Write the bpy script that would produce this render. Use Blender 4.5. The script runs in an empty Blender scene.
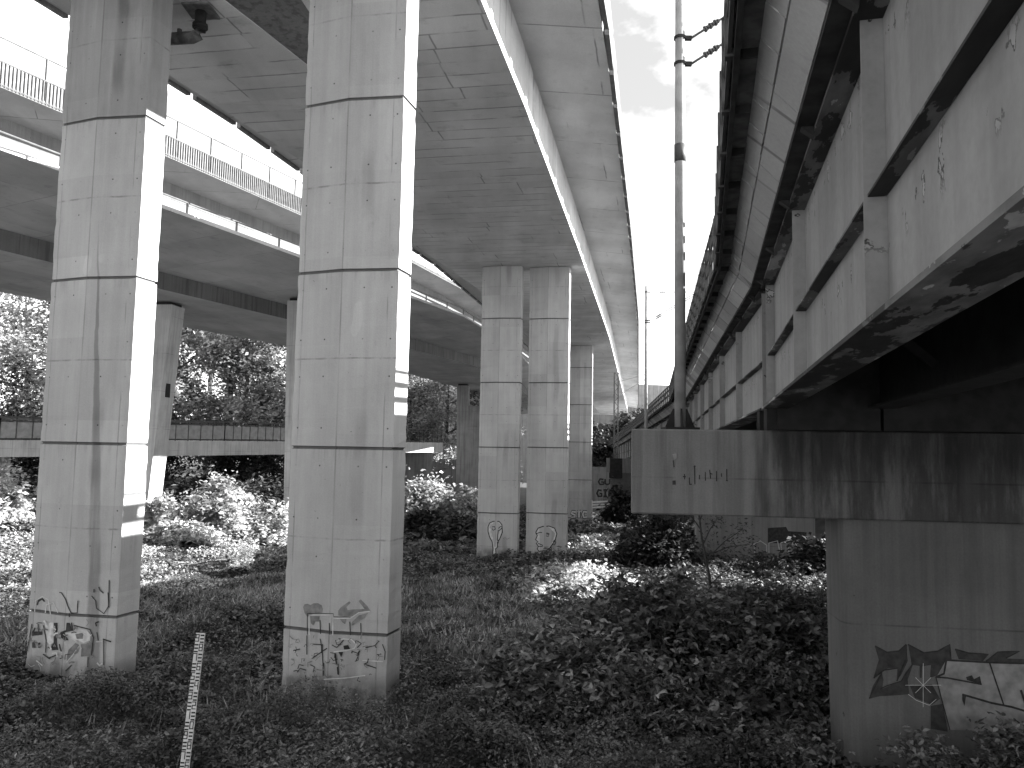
import bpy, math, random
import numpy as np
from mathutils import Matrix, Vector
random.seed(7); RNG = np.random.default_rng(11)
SC = bpy.context.scene
COL = SC.collection

# ------------------------------------------------------------------ camera
FPX = 800.0
_up = np.array([168., 9384., -FPX]); _up /= np.linalg.norm(_up)
_f = np.array([0, 0, -1.]); _y = _f - _up * (_f @ _up); _y /= np.linalg.norm(_y)
_x = np.cross(_y, _up)
RC = np.array([_x, _y, _up])
cam_d = bpy.data.cameras.new('camera'); cam = bpy.data.objects.new('camera', cam_d); COL.objects.link(cam)
cam.matrix_world = Matrix([list(r) + [0] for r in RC] + [[0, 0, 0, 1]])
cam_d.sensor_width = 36; cam_d.lens = FPX / 1024 * 36; cam_d.clip_start = .05; cam_d.clip_end = 3000
SC.camera = cam

# ------------------------------------------------------------------ light
SUN_AZ = math.atan2(1, .12); SUN_M = .42
SUN_EL = math.atan(SUN_M / math.hypot(1, .12))
sun_dir = Vector((math.sin(SUN_AZ) * math.cos(SUN_EL), math.cos(SUN_AZ) * math.cos(SUN_EL), math.sin(SUN_EL)))
sl = bpy.data.lights.new('sun', 'SUN'); sl.energy = 5.0; sl.angle = math.radians(.5); sl.color = (1, 1, 1)
so = bpy.data.objects.new('sun', sl); COL.objects.link(so)
so.rotation_euler = sun_dir.to_track_quat('Z', 'Y').to_euler()
w = bpy.data.worlds.new('World'); SC.world = w; w.use_nodes = True
nt = w.node_tree; nt.nodes.clear()
def nn(t, **k):
    n = nt.nodes.new(t)
    for a, b in k.items(): setattr(n, a, b)
    return n
out = nn('ShaderNodeOutputWorld'); bg = nn('ShaderNodeBackground'); bg.inputs[1].default_value = .12
sky = nn('ShaderNodeTexSky', sky_type='NISHITA', sun_disc=False, sun_elevation=SUN_EL, sun_rotation=SUN_AZ)
bw = nn('ShaderNodeRGBToBW')                      # a monochrome photograph: the sky as grey
tc = nn('ShaderNodeTexCoord'); mp = nn('ShaderNodeMapping'); mp.inputs['Scale'].default_value = (1, 1, 1.7)
no = nn('ShaderNodeTexNoise'); no.inputs['Scale'].default_value = 3.2; no.inputs['Detail'].default_value = 7; no.inputs['Roughness'].default_value = .55
cr = nn('ShaderNodeValToRGB'); cr.color_ramp.elements[0].position = .36; cr.color_ramp.elements[1].position = .66
cr.color_ramp.elements[0].color = (.165, .165, .165, 1); cr.color_ramp.elements[1].color = (1, 1, 1, 1)
mx = nn('ShaderNodeMath', operation='MULTIPLY'); mx.inputs[1].default_value = 5.6
ad = nn('ShaderNodeMath', operation='MULTIPLY_ADD'); ad.inputs[1].default_value = .12
L = nt.links.new
L(sky.outputs[0], bw.inputs[0]); L(tc.outputs['Generated'], mp.inputs[0]); L(mp.outputs[0], no.inputs['Vector'])
L(no.outputs[0], cr.inputs[0]); L(cr.outputs[0], mx.inputs[0])
L(bw.outputs[0], ad.inputs[0]); L(mx.outputs[0], ad.inputs[2]); L(ad.outputs[0], bg.inputs[0]); L(bg.outputs[0], out.inputs[0])
vs = SC.view_settings; vs.view_transform = 'Standard'; vs.look = 'None'; vs.gamma = 1; vs.exposure = 2.55; vs.use_curve_mapping = False
SC.cycles.max_bounces = 8; SC.cycles.diffuse_bounces = 5; SC.cycles.transparent_max_bounces = 4
SC.cycles.use_denoising = True

# ------------------------------------------------------------------ measuring helpers
def ray(px, py): return RC @ np.array([px - 512., 384. - py, -FPX])
def at_y(px, py, y): d = ray(px, py); return d * y / d[1]
def at_z(px, py, z): d = ray(px, py); return d * z / d[2]
def at_plane(px, py, p0, n):
    d = ray(px, py); return d * (np.dot(p0, n) / np.dot(d, n))
def lerp(a, b, t): return a + (b - a) * t
def interp(y, ys, xs):
    ys = list(ys); xs = list(xs)
    if y <= ys[0]: return xs[0] + (y - ys[0]) * (xs[1] - xs[0]) / (ys[1] - ys[0])
    if y >= ys[-1]: return xs[-1] + (y - ys[-1]) * (xs[-1] - xs[-2]) / (ys[-1] - ys[-2])
    return float(np.interp(y, ys, xs))
def sstep(a, b, x):
    t = np.clip((x - a) / (b - a), 0, 1); return t * t * (3 - 2 * t)
def ground_z(x, y):
    x = np.asarray(x, float); y = np.asarray(y, float)
    z = -4.33 - .028 * (np.clip(y, -5, 85) - 14)
    z = z + .10 * np.clip(-10 - x, 0, 40) * sstep(18, 34, y)
    z = z + 3.6 * sstep(14.5, 20.5, x) - .02 * np.clip(y - 20, 0, 60) * sstep(14.5, 20, x)  # unseen right bank, raised to block low sun under the bridge
    z = z + .14 * np.exp(-((x + 5) / 5.) ** 2 - ((y - 13.5) / 2.5) ** 2)
    z = z + .10 * np.sin(x * .9 + 1.3) * np.sin(y * .7) + .07 * np.sin(x * 2.1 - y * 1.3)
    return z

# ------------------------------------------------------------------ object helpers
def tag(o, label=None, cat=None, group=None, kind=None):
    if label: o['label'] = label
    if cat: o['category'] = cat
    if group: o['group'] = group
    if kind: o['kind'] = kind
    return o
def empty(name, loc, label, cat, group=None, rz=0):
    o = bpy.data.objects.new(name, None); COL.objects.link(o)
    o.location = loc; o.rotation_euler = (0, 0, rz); o.empty_display_size = .3
    return tag(o, label, cat, group)
class MB:
    def __init__(s): s.v = []; s.f = []; s.m = []
    def add(s, vs_, fs, mi=0):
        b = len(s.v); s.v += [tuple(map(float, v)) for v in vs_]
        for f in fs: s.f.append(tuple(b + i for i in f)); s.m.append(mi)
    def box(s, x0, x1, y0, y1, z0, z1, mi=0):
        s.hexa([(x0, y0, z0), (x1, y0, z0), (x1, y1, z0), (x0, y1, z0), (x0, y0, z1), (x1, y0, z1), (x1, y1, z1), (x0, y1, z1)], mi)
    def hexa(s, p, mi=0):
        s.add(p, [(3, 2, 1, 0), (4, 5, 6, 7), (0, 1, 5, 4), (1, 2, 6, 5), (2, 3, 7, 6), (3, 0, 4, 7)], mi)
    def loft(s, rings, caps=True, mi=0):
        n = len(rings[0]); vs_ = [p for r in rings for p in r]; fs = []
        for k in range(len(rings) - 1):
            for i in range(n):
                j = (i + 1) % n
                fs.append((k * n + i, k * n + j, (k + 1) * n + j, (k + 1) * n + i))
        if caps:
            fs.append(tuple(range(n - 1, -1, -1))); fs.append(tuple((len(rings) - 1) * n + i for i in range(n)))
        s.add(vs_, fs, mi)
    def tube(s, pts, rad, n=8, mi=0):
        pts = [np.array(p, float) for p in pts]
        if not hasattr(rad, '__len__'): rad = [rad] * len(pts)
        rings = []
        for i, p in enumerate(pts):
            t = pts[min(i + 1, len(pts) - 1)] - pts[max(i - 1, 0)]; t = t / np.linalg.norm(t) + 1e-9
            a = np.array([0, 0, 1.]) if abs(t[2]) < .9 else np.array([1., 0, 0])
            u = np.cross(t, a); u /= np.linalg.norm(u); v = np.cross(t, u)
            rings.append([p + rad[i] * (math.cos(2 * math.pi * k / n) * u + math.sin(2 * math.pi * k / n) * v) for k in range(n)])
        s.loft(rings, True, mi)
    def bar(s, a, b, w_, h_, mi=0):
        a = np.array(a, float); b = np.array(b, float); t = b - a; t /= np.linalg.norm(t)
        q = np.array([0, 0, 1.]) if abs(t[2]) < .95 else np.array([0, 1., 0])
        u = np.cross(t, q); u /= np.linalg.norm(u); v = np.cross(u, t)
        r = lambda p: [p + u * w_ / 2 * sx + v * h_ / 2 * sy for sx, sy in ((-1, -1), (1, -1), (1, 1), (-1, 1))]
        s.loft([r(a), r(b)], True, mi)
    def build(s, name, mats, parent=None, smooth=False):
        me = bpy.data.meshes.new(name); me.from_pydata(s.v, [], s.f); 
        if not isinstance(mats, (list, tuple)): mats = [mats]
        for m in mats: me.materials.append(m)
        if len(mats) > 1: me.polygons.foreach_set('material_index', s.m)
        import bmesh
        bm = bmesh.new(); bm.from_mesh(me); bmesh.ops.recalc_face_normals(bm, faces=bm.faces[:]); bm.to_mesh(me); bm.free()
        if smooth: me.polygons.foreach_set('use_smooth', [True] * len(me.polygons))
        me.update()
        o = bpy.data.objects.new(name, me); COL.objects.link(o)
        if parent: o.parent = parent
        return o
def copy_tree(o, parent=None):
    c = o.copy(); COL.objects.link(c); c.parent = parent
    for ch in list(o.children): copy_tree(ch, c)
    return c

# ------------------------------------------------------------------ materials
class G:
    def __init__(s, name):
        s.m = bpy.data.materials.new(name); s.m.use_nodes = True; s.nt = s.m.node_tree; s.nt.nodes.clear()
        s.out = s.n('ShaderNodeOutputMaterial'); s.tc = s.n('ShaderNodeTexCoord')
    def n(s, t, **k):
        x = s.nt.nodes.new(t)
        for a, b in k.items(): setattr(x, a, b)
        return x
    def put(s, sock, v):
        if hasattr(v, 'is_linked') or hasattr(v, 'links'): s.nt.links.new(v, sock)
        else: sock.default_value = v
    def op(s, o, a, b=0., c=0., clamp=False):
        x = s.n('ShaderNodeMath', operation=o, use_clamp=clamp)
        s.put(x.inputs[0], a); s.put(x.inputs[1], b); s.put(x.inputs[2], c)
        return x.outputs[0]
    def mul(s, *a):
        r = a[0]
        for b in a[1:]: r = s.op('MULTIPLY', r, b)
        return r
    def add(s, a, b): return s.op('ADD', a, b)
    def sub(s, a, b): return s.op('SUBTRACT', a, b)
    def vec(s, scale=(1, 1, 1), rz=0, space='Object', loc=(0, 0, 0)):
        x = s.n('ShaderNodeMapping'); s.nt.links.new(s.tc.outputs[space], x.inputs[0])
        x.inputs['Scale'].default_value = scale; x.inputs['Rotation'].default_value = (0, 0, rz); x.inputs['Location'].default_value = loc
        return x.outputs[0]
    def xyz(s, v):
        x = s.n('ShaderNodeSeparateXYZ'); s.nt.links.new(v, x.inputs[0]); return x.outputs
    def noise(s, v, scale=1., detail=4., rough=.55, w4=None):
        x = s.n('ShaderNodeTexNoise')
        if w4 is not None: x.noise_dimensions = '4D'; s.put(x.inputs['W'], w4)
        s.nt.links.new(v, x.inputs['Vector']); x.inputs['Scale'].default_value = scale; x.inputs['Detail'].default_value = detail
        x.inputs['Roughness'].default_value = rough
        return x.outputs[0]
    def ramp(s, v, a, b, lo=0., hi=1.):
        x = s.n('ShaderNodeMapRange'); x.interpolation_type = 'SMOOTHSTEP'
        s.put(x.inputs[0], v); x.inputs[1].default_value = a; x.inputs[2].default_value = b; x.inputs[3].default_value = lo; x.inputs[4].default_value = hi
        return x.outputs[0]
    def line(s, c, period, width, off=0.):
        fr = s.op('FRACT', s.op('MULTIPLY_ADD', c, 1. / period, off + 100.))
        d = s.op('ABSOLUTE', s.sub(fr, .5))
        return s.ramp(d, .5 - width / period, .5 - .4 * width / period)
    def cell(s, a, b):
        x = s.n('ShaderNodeCombineXYZ'); s.put(x.inputs[0], a); s.put(x.inputs[1], b)
        y = s.n('ShaderNodeTexWhiteNoise'); s.nt.links.new(x.outputs[0], y.inputs['Vector']); return y.outputs[0]
    def rnd(s): return s.n('ShaderNodeObjectInfo').outputs['Random']
    def island(s): return s.n('ShaderNodeNewGeometry').outputs['Random Per Island']
    def finish(s, val, rough=.85, bump=None, bstr=.3, bdist=.01, metal=0., transl=0., spec=.3):
        cb = s.n('ShaderNodeCombineColor')
        for i in range(3): s.put(cb.inputs[i], val)
        p = s.n('ShaderNodeBsdfPrincipled'); s.nt.links.new(cb.outputs[0], p.inputs['Base Color'])
        p.inputs['Roughness'].default_value = rough; p.inputs['Metallic'].default_value = metal
        p.inputs['Specular IOR Level'].default_value = spec
        if bump is not None:
            b = s.n('ShaderNodeBump'); b.inputs['Strength'].default_value = bstr; b.inputs['Distance'].default_value = bdist
            s.nt.links.new(bump, b.inputs['Height']); s.nt.links.new(b.outputs[0], p.inputs['Normal'])
        sh = p.outputs[0]
        if transl:
            t = s.n('ShaderNodeBsdfTranslucent'); s.nt.links.new(cb.outputs[0], t.inputs[0])
            m = s.n('ShaderNodeMixShader'); m.inputs[0].default_value = transl
            s.nt.links.new(sh, m.inputs[1]); s.nt.links.new(t.outputs[0], m.inputs[2]); sh = m.outputs[0]
        s.nt.links.new(sh, s.out.inputs[0]); return s.m

def plain(name, v, var=.15, scale=6, rough=.7, metal=0., spec=.3):
    g = G(name); n = g.noise(g.vec(), scale, 5)
    return g.finish(g.mul(v, g.ramp(n, .25, .75, 1 - var, 1 + var)), rough, n, .15, .005, metal, spec=spec)

def pillar_concrete(name, base, dark_top=0., run=.22):
    g = G(name); v = g.vec(); x, y, z = g.xyz(v); r = g.mul(g.rnd(), 37.)
    big = g.noise(g.vec((1, 1, .5)), .9, 5, .6, r)
    st = g.noise(g.vec((7, 7, .16)), 1., 4, .6, r)
    st2 = g.noise(g.vec((22, 22, .5)), 1., 5, .7, r)
    fine = g.noise(v, 45, 4, .6)
    blot = g.noise(g.vec((2.2, 2.2, 1.2)), 1.3, 7, .7, g.add(r, 9.))
    a = g.mul(base, g.ramp(big, .3, .7, .88, 1.1), g.ramp(st, .3, .72, 1.04, .94), g.ramp(st2, .3, .7, 1.025, .975), g.ramp(fine, .3, .7, .96, 1.04), g.ramp(blot, .58, .75, 1., .84))
    # tone of each lift and of the left/right shutter
    cl = g.cell(g.op('FLOOR', g.add(g.mul(z, 1 / 1.5), r)), g.op('GREATER_THAN', x, -.04))
    a = g.mul(a, g.ramp(cl, 0, 1, .94, 1.06))
    # run-off streak below the joints
    band = g.ramp(g.op('ABSOLUTE', g.sub(g.add(x, g.mul(g.sub(g.noise(g.vec((.1, .1, .5)), 1, 3), .5), .3)), .36)), .05, .17, 1, 0)
    band = g.mul(band, g.ramp(g.noise(g.vec((.2, .2, .35)), 1., 2, .5, r), .42, .62))
    a = g.mul(a, g.ramp(band, 0, 1, 1., 1 - run))
    # thin half-lift joints and shutter seams
    wob = g.mul(g.sub(g.noise(v, 3, 3), .5), .03)
    hz = g.mul(g.line(g.add(z, wob), 3., .02, .5), g.ramp(g.noise(g.vec((3, 3, 1)), 1.5, 3), .4, .65, .1, .7))
    vz = g.mul(g.ramp(g.op('ABSOLUTE', g.sub(g.op('ABSOLUTE', g.add(x, .03)), .79)), .006, .016, 1, 0), g.ramp(g.noise(g.vec((2, 2, 1)), 1.1, 3), .4, .65, .0, .6))
    vc = g.mul(g.ramp(g.op('ABSOLUTE', g.add(x, .045)), .005, .018, 1, 0), g.ramp(g.noise(g.vec((2, 2, .8)), 1.3, 3), .35, .65, .15, .7))
    lines = g.op('MAXIMUM', g.op('MAXIMUM', hz, vz), vc)
    a = g.mul(a, g.sub(1., g.mul(lines, .55)))
    # dirt running just under the main joints (every 3 m)
    dz = g.op('FRACT', g.op('MULTIPLY_ADD', z, -1 / 3., 100.0))
    a = g.mul(a, g.ramp(g.mul(g.ramp(dz, 0, .12, 1, 0), g.ramp(g.noise(g.vec((9, 9, .5)), 1., 3), .4, .65)), 0, 1, 1, .84))
    gv = g.ramp(g.op('ABSOLUTE', g.sub(g.op('FRACT', g.op('MULTIPLY_ADD', z, 1 / 3., 100.5)), .5)), .006, .011, 1, 0)
    a = g.mul(a, g.sub(1., g.mul(gv, .72)))
    if run > .3:
        sx = g.add(g.op('MULTIPLY_ADD', z, -.055, .34), g.mul(g.sub(g.noise(g.vec((.1, .1, .8)), 1., 4), .5), .16))
        wd = g.ramp(z, 4.2, -3., .015, .13)
        rs = g.mul(g.ramp(g.op('DIVIDE', g.op('ABSOLUTE', g.sub(x, sx)), wd), .55, 1.25, 1, 0), g.ramp(z, 4.4, 3.2), g.ramp(g.noise(g.vec((8, 8, .5)), 1., 5), .25, .6, .45, 1.))
        a = g.mul(a, g.ramp(rs, 0, 1, 1., .60))
    fz = g.n('ShaderNodeSeparateColor'); g.nt.links.new(g.n('ShaderNodeObjectInfo').outputs['Color'], fz.inputs[0])
    foot = g.mul(g.ramp(g.add(z, g.mul(fz.outputs[0], 10.)), .5, -.1), g.ramp(g.noise(g.vec((3, 3, 2)), 1., 6, .65), .35, .6, .35, 1.))
    a = g.mul(a, g.ramp(foot, 0, 1, 1., .38))
    # patch repairs and blow holes
    pt_ = g.ramp(g.noise(g.vec((1.3, 1.3, .7)), 1.1, 2, .4, g.add(r, 4.)), .70, .715)
    a = g.mul(a, g.ramp(pt_, 0, 1, 1., 1.1))
    a = g.mul(a, g.sub(1., g.mul(g.ramp(g.noise(v, 22, 2, .5, r), .74, .78), .5)))
    # tie holes
    zz = g.op('FRACT', g.op('MULTIPLY_ADD', z, 1 / 1.5, 100.))
    dzz = g.op('MINIMUM', g.op('ABSOLUTE', g.sub(zz, .22)), g.op('ABSOLUTE', g.sub(zz, .80)))
    dx = g.op('MINIMUM', g.op('ABSOLUTE', g.sub(g.op('ABSOLUTE', x), .35)), g.op('ABSOLUTE', g.sub(g.op('ABSOLUTE', x), .83)))
    d = g.op('SQRT', g.add(g.op('POWER', g.mul(dzz, 1.5), 2.), g.op('POWER', dx, 2.)))
    hole = g.mul(g.ramp(d, .010, .018, 1, 0), g.ramp(g.noise(g.vec((1, 1, 1)), 1.9, 2, .5, r), .42, .56, .15, 1.))
    a = g.mul(a, g.sub(1., g.mul(hole, .8)))
    if dark_top:
        a = g.mul(a, g.ramp(g.mul(g.ramp(z, 5.9, 6.1), g.ramp(g.noise(g.vec((5, 5, .6)), 1., 4), .3, .55, .6, 1.)), 0, 1, 1., 1 - dark_top))  # darker top: weathering plus some deck shade put into the colour
    return g.finish(a, .88, g.sub(g.add(fine, g.mul(st2, .7)), g.mul(lines, 1.2)), .35, .008)

def slab_concrete(name, base, rz=0., pl=2.4, pt=1.2, stain=.25, lines=.45, var=.06):
    """soffit concrete with shutter-board panels; pl along the road, pt across it"""
    g = G(name); v = g.vec((1, 1, 1), rz); x, y, z = g.xyz(v)
    big = g.noise(v, .35, 6, .6); mid = g.noise(v, 1.7, 6, .65); fine = g.noise(v, 30, 4, .6)
    dr = g.noise(g.vec((.9, .12, 1), rz), 1., 5, .6)
    a = g.mul(base, g.ramp(big, .3, .7, .86, 1.12), g.ramp(mid, .55, .8, 1., 1 - stain), g.ramp(dr, .35, .7, 1.06, .92), g.ramp(fine, .3, .7, .95, 1.05))
    row = g.op('FLOOR', g.mul(y, 1 / pl)); 
    xs = g.add(x, g.mul(g.cell(row, 3.), pt if pl > 1 else .25))
    if pl <= 1: xs = g.add(xs, g.mul(g.cell(g.op('FLOOR', g.mul(row, .2)), 5.), pt))
    a = g.mul(a, g.ramp(g.cell(row, g.op('FLOOR', g.mul(xs, 1 / pt))), 0, 1, 1 - var, 1 + var))
    wob = g.mul(g.sub(g.noise(v, 1.2, 4), .5), .07)
    m1 = g.ramp(g.noise(v, .8, 4), .42, .58, .05, 1.)
    m2 = g.ramp(g.noise(g.vec((1, 1, 1), rz, loc=(7, 3, 0)), .6, 4), .45, .6, .0, 1.)
    ln = g.op('MAXIMUM', g.mul(g.line(g.add(y, wob), pl, .035), m1), g.mul(g.line(g.add(xs, wob), pt, .03), m2))
    a = g.mul(a, g.sub(1., g.mul(ln, lines)))
    return g.finish(a, .9, g.sub(g.add(fine, mid), ln), .3, .01)

def wall_concrete(name, base, streak=.3, top_z=None, fade=1.2, stain_x=None):
    g = G(name); v = g.vec()
    x, y, z = g.xyz(v)
    big = g.noise(v, .8, 6, .6); st = g.noise(g.vec((5, 5, .22)), 1., 5, .62); st2 = g.noise(g.vec((17, 17, .3)), 1., 4, .6); fine = g.noise(v, 40, 4)
    dk = g.ramp(st, .44, .66)
    a = g.mul(base, g.ramp(big, .3, .7, .86, 1.1), g.ramp(st2, .3, .7, 1.07, .92), g.ramp(fine, .3, .7, .94, 1.06), g.ramp(dk, 0, 1, 1.04, 1 - streak))
    if top_z is not None:
        t = g.mul(g.ramp(z, top_z - fade, top_z, 0, 1), g.ramp(g.noise(g.vec((3.2, 3.2, .3)), 1., 5), .36, .6))
        a = g.mul(a, g.ramp(t, 0, 1, 1., .35))
    if stain_x is not None:          # soot and leak streaks on the part below the girders
        gx = g.ramp(g.add(x, g.mul(g.sub(g.noise(g.vec((4, 4, .3)), 1., 4), .5), .8)), stain_x - .15, stain_x + .3)
        t = g.mul(gx, g.ramp(g.add(g.mul(g.noise(g.vec((2.3, 2.3, .5)), 1., 7, .7), .7), g.mul(g.noise(g.vec((9, 9, .7)), 1., 5, .6), .3)), .36, .58))
        t2 = g.mul(gx, g.ramp(g.add(z, g.mul(g.sub(g.noise(g.vec((3, 3, .4)), 1., 5), .5), 1.2)), -.7, .3))
        a = g.mul(a, g.ramp(t, 0, 1, 1., .44), g.ramp(t2, 0, 1, 1., .45), g.ramp(gx, 0, 1, 1., .75))
    a = g.mul(a, g.sub(1., g.mul(g.ramp(g.noise(v, 9, 2), .74, .78), .6)))
    ln = g.mul(g.line(g.add(z, .31), 1.9, .016), g.ramp(g.noise(v, 1.2, 3), .4, .6))
    a = g.mul(a, g.sub(1., g.mul(ln, .35)))
    return g.finish(a, .88, g.add(fine, st2), .3, .008)

def girder_paint(name, base):
    g = G(name); v = g.vec(); x, y, z = g.xyz(v)
    big = g.noise(g.vec((1, .5, 1)), 1.1, 5); st = g.noise(g.vec((4, 4, .3)), 1., 4)
    patch = g.ramp(g.noise(g.vec((1, 1.3, 1)), 2.3, 9, .68), .655, .675)
    reg = g.op('MAXIMUM', g.op('MAXIMUM', g.ramp(g.op('ABSOLUTE', g.sub(z, 1.24)), .05, .2, 1, 0), g.ramp(z, 2.0, 2.3)), g.ramp(z, .71, .68))
    edge = g.ramp(g.noise(g.vec((1, 1.3, 1)), 2.3, 9, .68), .62, .66)
    nz = g.noise(g.vec((1, 1.5, 1.1)), 4.2, 8, .58); p = g.mul(g.ramp(nz, .635, .642), reg)
    rim = g.mul(g.ramp(nz, .605, .615), reg)
    a = g.mul(base, g.ramp(big, .3, .7, .86, 1.1), g.ramp(st, .35, .72, 1.06, .80), g.ramp(g.noise(v, 14, 5, .7), .35, .7, 1.05, .92))
    a = g.add(g.mul(a, g.sub(1., g.mul(rim, .9))), g.mul(p, .30))
    return g.finish(a, .55, g.sub(g.mul(big, .3), rim), .5, .004, spec=.4)

def leaf_mat(name, lo, hi, transl=.25, rough=.55):
    g = G(name); i = g.island()
    a = g.add(lo, g.mul(g.op('POWER', i, 2.), hi - lo))
    a = g.mul(a, g.ramp(g.noise(g.vec(), .55, 5), .32, .68, .55, 1.45))
    return g.finish(a, rough, transl=transl, spec=.35)

M = {}
M['pillar'] = pillar_concrete('pillar_concrete', .36)
M['pillar_weathered'] = pillar_concrete('weathered_pillar_concrete', .36, .3, .4)
M['soffit'] = slab_concrete('soffit_concrete', .52, math.radians(10.4), .62, 2.6, .3, .5, .05)
M['soffit_far'] = slab_concrete('ramp_soffit_concrete', .4, math.radians(23.5), 3., 1.5, .3, .3)
M['asphalt'] = plain('worn_asphalt', .055, .25, 3, .95)
M['infill'] = plain('grey_infill_sheet', .24, .2, 3, .7)
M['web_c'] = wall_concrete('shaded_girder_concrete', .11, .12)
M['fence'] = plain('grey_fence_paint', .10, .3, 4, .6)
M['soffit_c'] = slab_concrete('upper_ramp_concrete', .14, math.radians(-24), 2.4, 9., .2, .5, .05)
M['slab'] = slab_concrete('cantilever_concrete', .54, math.radians(10.4), 3.6, 2.2, .25, .5, .04)
M['web'] = slab_concrete('web_concrete', .42, math.radians(10.4), 2.4, 40., .12, .3, .03)
M['dark_concrete'] = wall_concrete('dark_grey_concrete', .16, .35)
M['web_dark'] = wall_concrete('dark_web_concrete', .12, .3)
M['band'] = wall_concrete('beam_concrete', .24, .25)
M['cap'] = wall_concrete('cap_concrete', .165, .22, None, 1.2, -.35)
M['pierwall'] = wall_concrete('pier_concrete', .112, .1)
M['pierwall_lit'] = wall_concrete('lit_pier_concrete', .21, .1)  # paler copy for the second pier; its brighter light is in the colour
M['light_concrete'] = wall_concrete('pale_concrete', .42, .15)
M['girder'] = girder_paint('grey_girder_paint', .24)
M['girder_dark'] = plain('dark_girder_steel', .014, .5, 5, .8)  # near black; the shade under the bridge is put into the colour
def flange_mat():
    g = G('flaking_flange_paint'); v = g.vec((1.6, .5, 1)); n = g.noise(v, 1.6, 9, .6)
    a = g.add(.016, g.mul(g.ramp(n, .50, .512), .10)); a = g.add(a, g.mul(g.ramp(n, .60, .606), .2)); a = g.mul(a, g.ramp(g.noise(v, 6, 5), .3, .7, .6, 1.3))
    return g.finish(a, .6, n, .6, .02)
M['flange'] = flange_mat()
M['fascia'] = slab_concrete('fascia_panel_paint', .31, math.radians(24), .75, 9., .5, .5, .28)  # rotated tone bands put diagonal light streaks into the paint colour
M['deck_dark'] = plain('dark_deck_plate', .03, .6, 4, .9)  # darkened so that the shade below the deck is in its colour
M['rail_dark'] = plain('dark_railing_steel', .05, .4, 3, .6)
M['steel'] = plain('galvanised_steel', .32, .25, 4, .55)
M['mast'] = plain('grey_mast_paint', .24, .3, 3, .6)
M['pipe'] = plain('sooty_pipe', .11, .5, 7, .8)
M['black'] = plain('black_rubber', .015, .3, 8, .8)
M['white_rail'] = plain('pale_railing_paint', .55, .15, 4, .5)
M['porcelain'] = plain('brown_insulator_glaze', .06, .2, 9, .25)
M['spray_black'] = plain('black_spray_paint', .02, .6, 14, .7)
M['spray_dark'] = plain('dark_grey_spray_paint', .032, .5, 9, .7)
M['spray_grey'] = plain('grey_spray_paint', .16, .35, 9, .7)
M['spray_light'] = plain('pale_spray_paint', .5, .2, 9, .7)
M['spray_silver'] = plain('silver_spray_paint', .19, .3, 7, .6)
M['spray_buff'] = plain('buff_overpaint', .145, .1, 1.5, .85)
M['board'] = plain('white_board_enamel', .5, .15, 12, .6)
def soil_mat():
    g = G('soil_and_bounce_ground'); v = g.vec(); x, y, z = g.xyz(v)
    bounce_area = g.op('MAXIMUM', g.ramp(x, 20.5, 23), g.ramp(y, 4.5, 2.))  # pale ground out of view, added to bounce sunlight onto the soffits
    n = g.noise(v, .9, 6, .6); e = g.ramp(g.add(bounce_area, g.mul(g.sub(n, .5), .6)), .35, .65)
    a = g.add(g.mul(g.ramp(n, .3, .7, .03, .07), g.sub(1., e)), g.mul(g.ramp(g.noise(v, 6, 6), .3, .7, .34, .46), e))
    return g.finish(a, .95, n, .3, .02)
M['soil'] = soil_mat()
M['path'] = plain('pale_gravel', .35, .35, 2.5, .95)
M['bark'] = plain('dark_bark', .05, .4, 9, .95)
M['twig'] = plain('pale_dry_stem', .16, .4, 9, .9)
M['leaf_ground'] = leaf_mat('low_ground_leaves', .04, .19, .2)
M['leaf_bramble'] = leaf_mat('bramble_leaves', .05, .28, .2)
M['leaf_sunlit'] = leaf_mat('sunlit_toned_leaves', .35, .7, .45)  # brightened leaf colour; the sunlight on these plants is put into it
M['leaf_tree'] = leaf_mat('tree_leaves', .15, .44, .5)
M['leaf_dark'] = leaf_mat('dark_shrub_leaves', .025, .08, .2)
M['grass'] = leaf_mat('dry_grass_blades', .12, .4, .3)

# ------------------------------------------------------------------ ground
def build_ground():
    xs = np.concatenate([np.linspace(-400, -45, 12), np.linspace(-42, 32, 100), np.linspace(36, 400, 12)])
    ys = np.concatenate([np.linspace(-120, -6, 10), np.linspace(-4, 95, 130), np.linspace(100, 900, 14)])
    X, Y = np.meshgrid(xs, ys); Z = ground_z(X, Y)
    v = np.stack([X, Y, Z], -1).reshape(-1, 3); nx = len(xs); b = MB()
    fs = [(j * nx + i, j * nx + i + 1, (j + 1) * nx + i + 1, (j + 1) * nx + i) for j in range(len(ys) - 1) for i in range(nx - 1)]
    b.add(v, fs); o = b.build('ground', M['soil'], smooth=True); tag(o, kind='structure')
    # worn dirt path across the slope on the left
    b = MB(); pts = [(-30, 22), (-22, 25.0), (-16, 27.8), (-12.5, 32.5), (-9.5, 37)]
    fine = [(lerp(p[0], q[0], t), lerp(p[1], q[1], t)) for p, q in zip(pts, pts[1:]) for t in np.linspace(0, 1, 12, endpoint=False)]
    L_, R_ = [], []
    for i, p in enumerate(fine):
        q = fine[min(i + 1, len(fine) - 1)]; p0 = fine[max(i - 1, 0)]
        d = np.array([q[0] - p0[0], q[1] - p0[1]], float); d /= np.linalg.norm(d); n = np.array([-d[1], d[0]])
        wv = .75 + .25 * math.sin(i * .8)
        for S_, sg in ((L_, 1), (R_, -1)):
            c = np.array(p) + n * wv * sg; S_.append((c[0], c[1], float(ground_z(*c)) + .05))
    n = len(L_); b.add(L_ + R_, [(i, i + 1, n + i + 1, n + i) for i in range(n - 1)])
    tag(b.build('path', M['path']), kind='structure')
build_ground()

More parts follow.
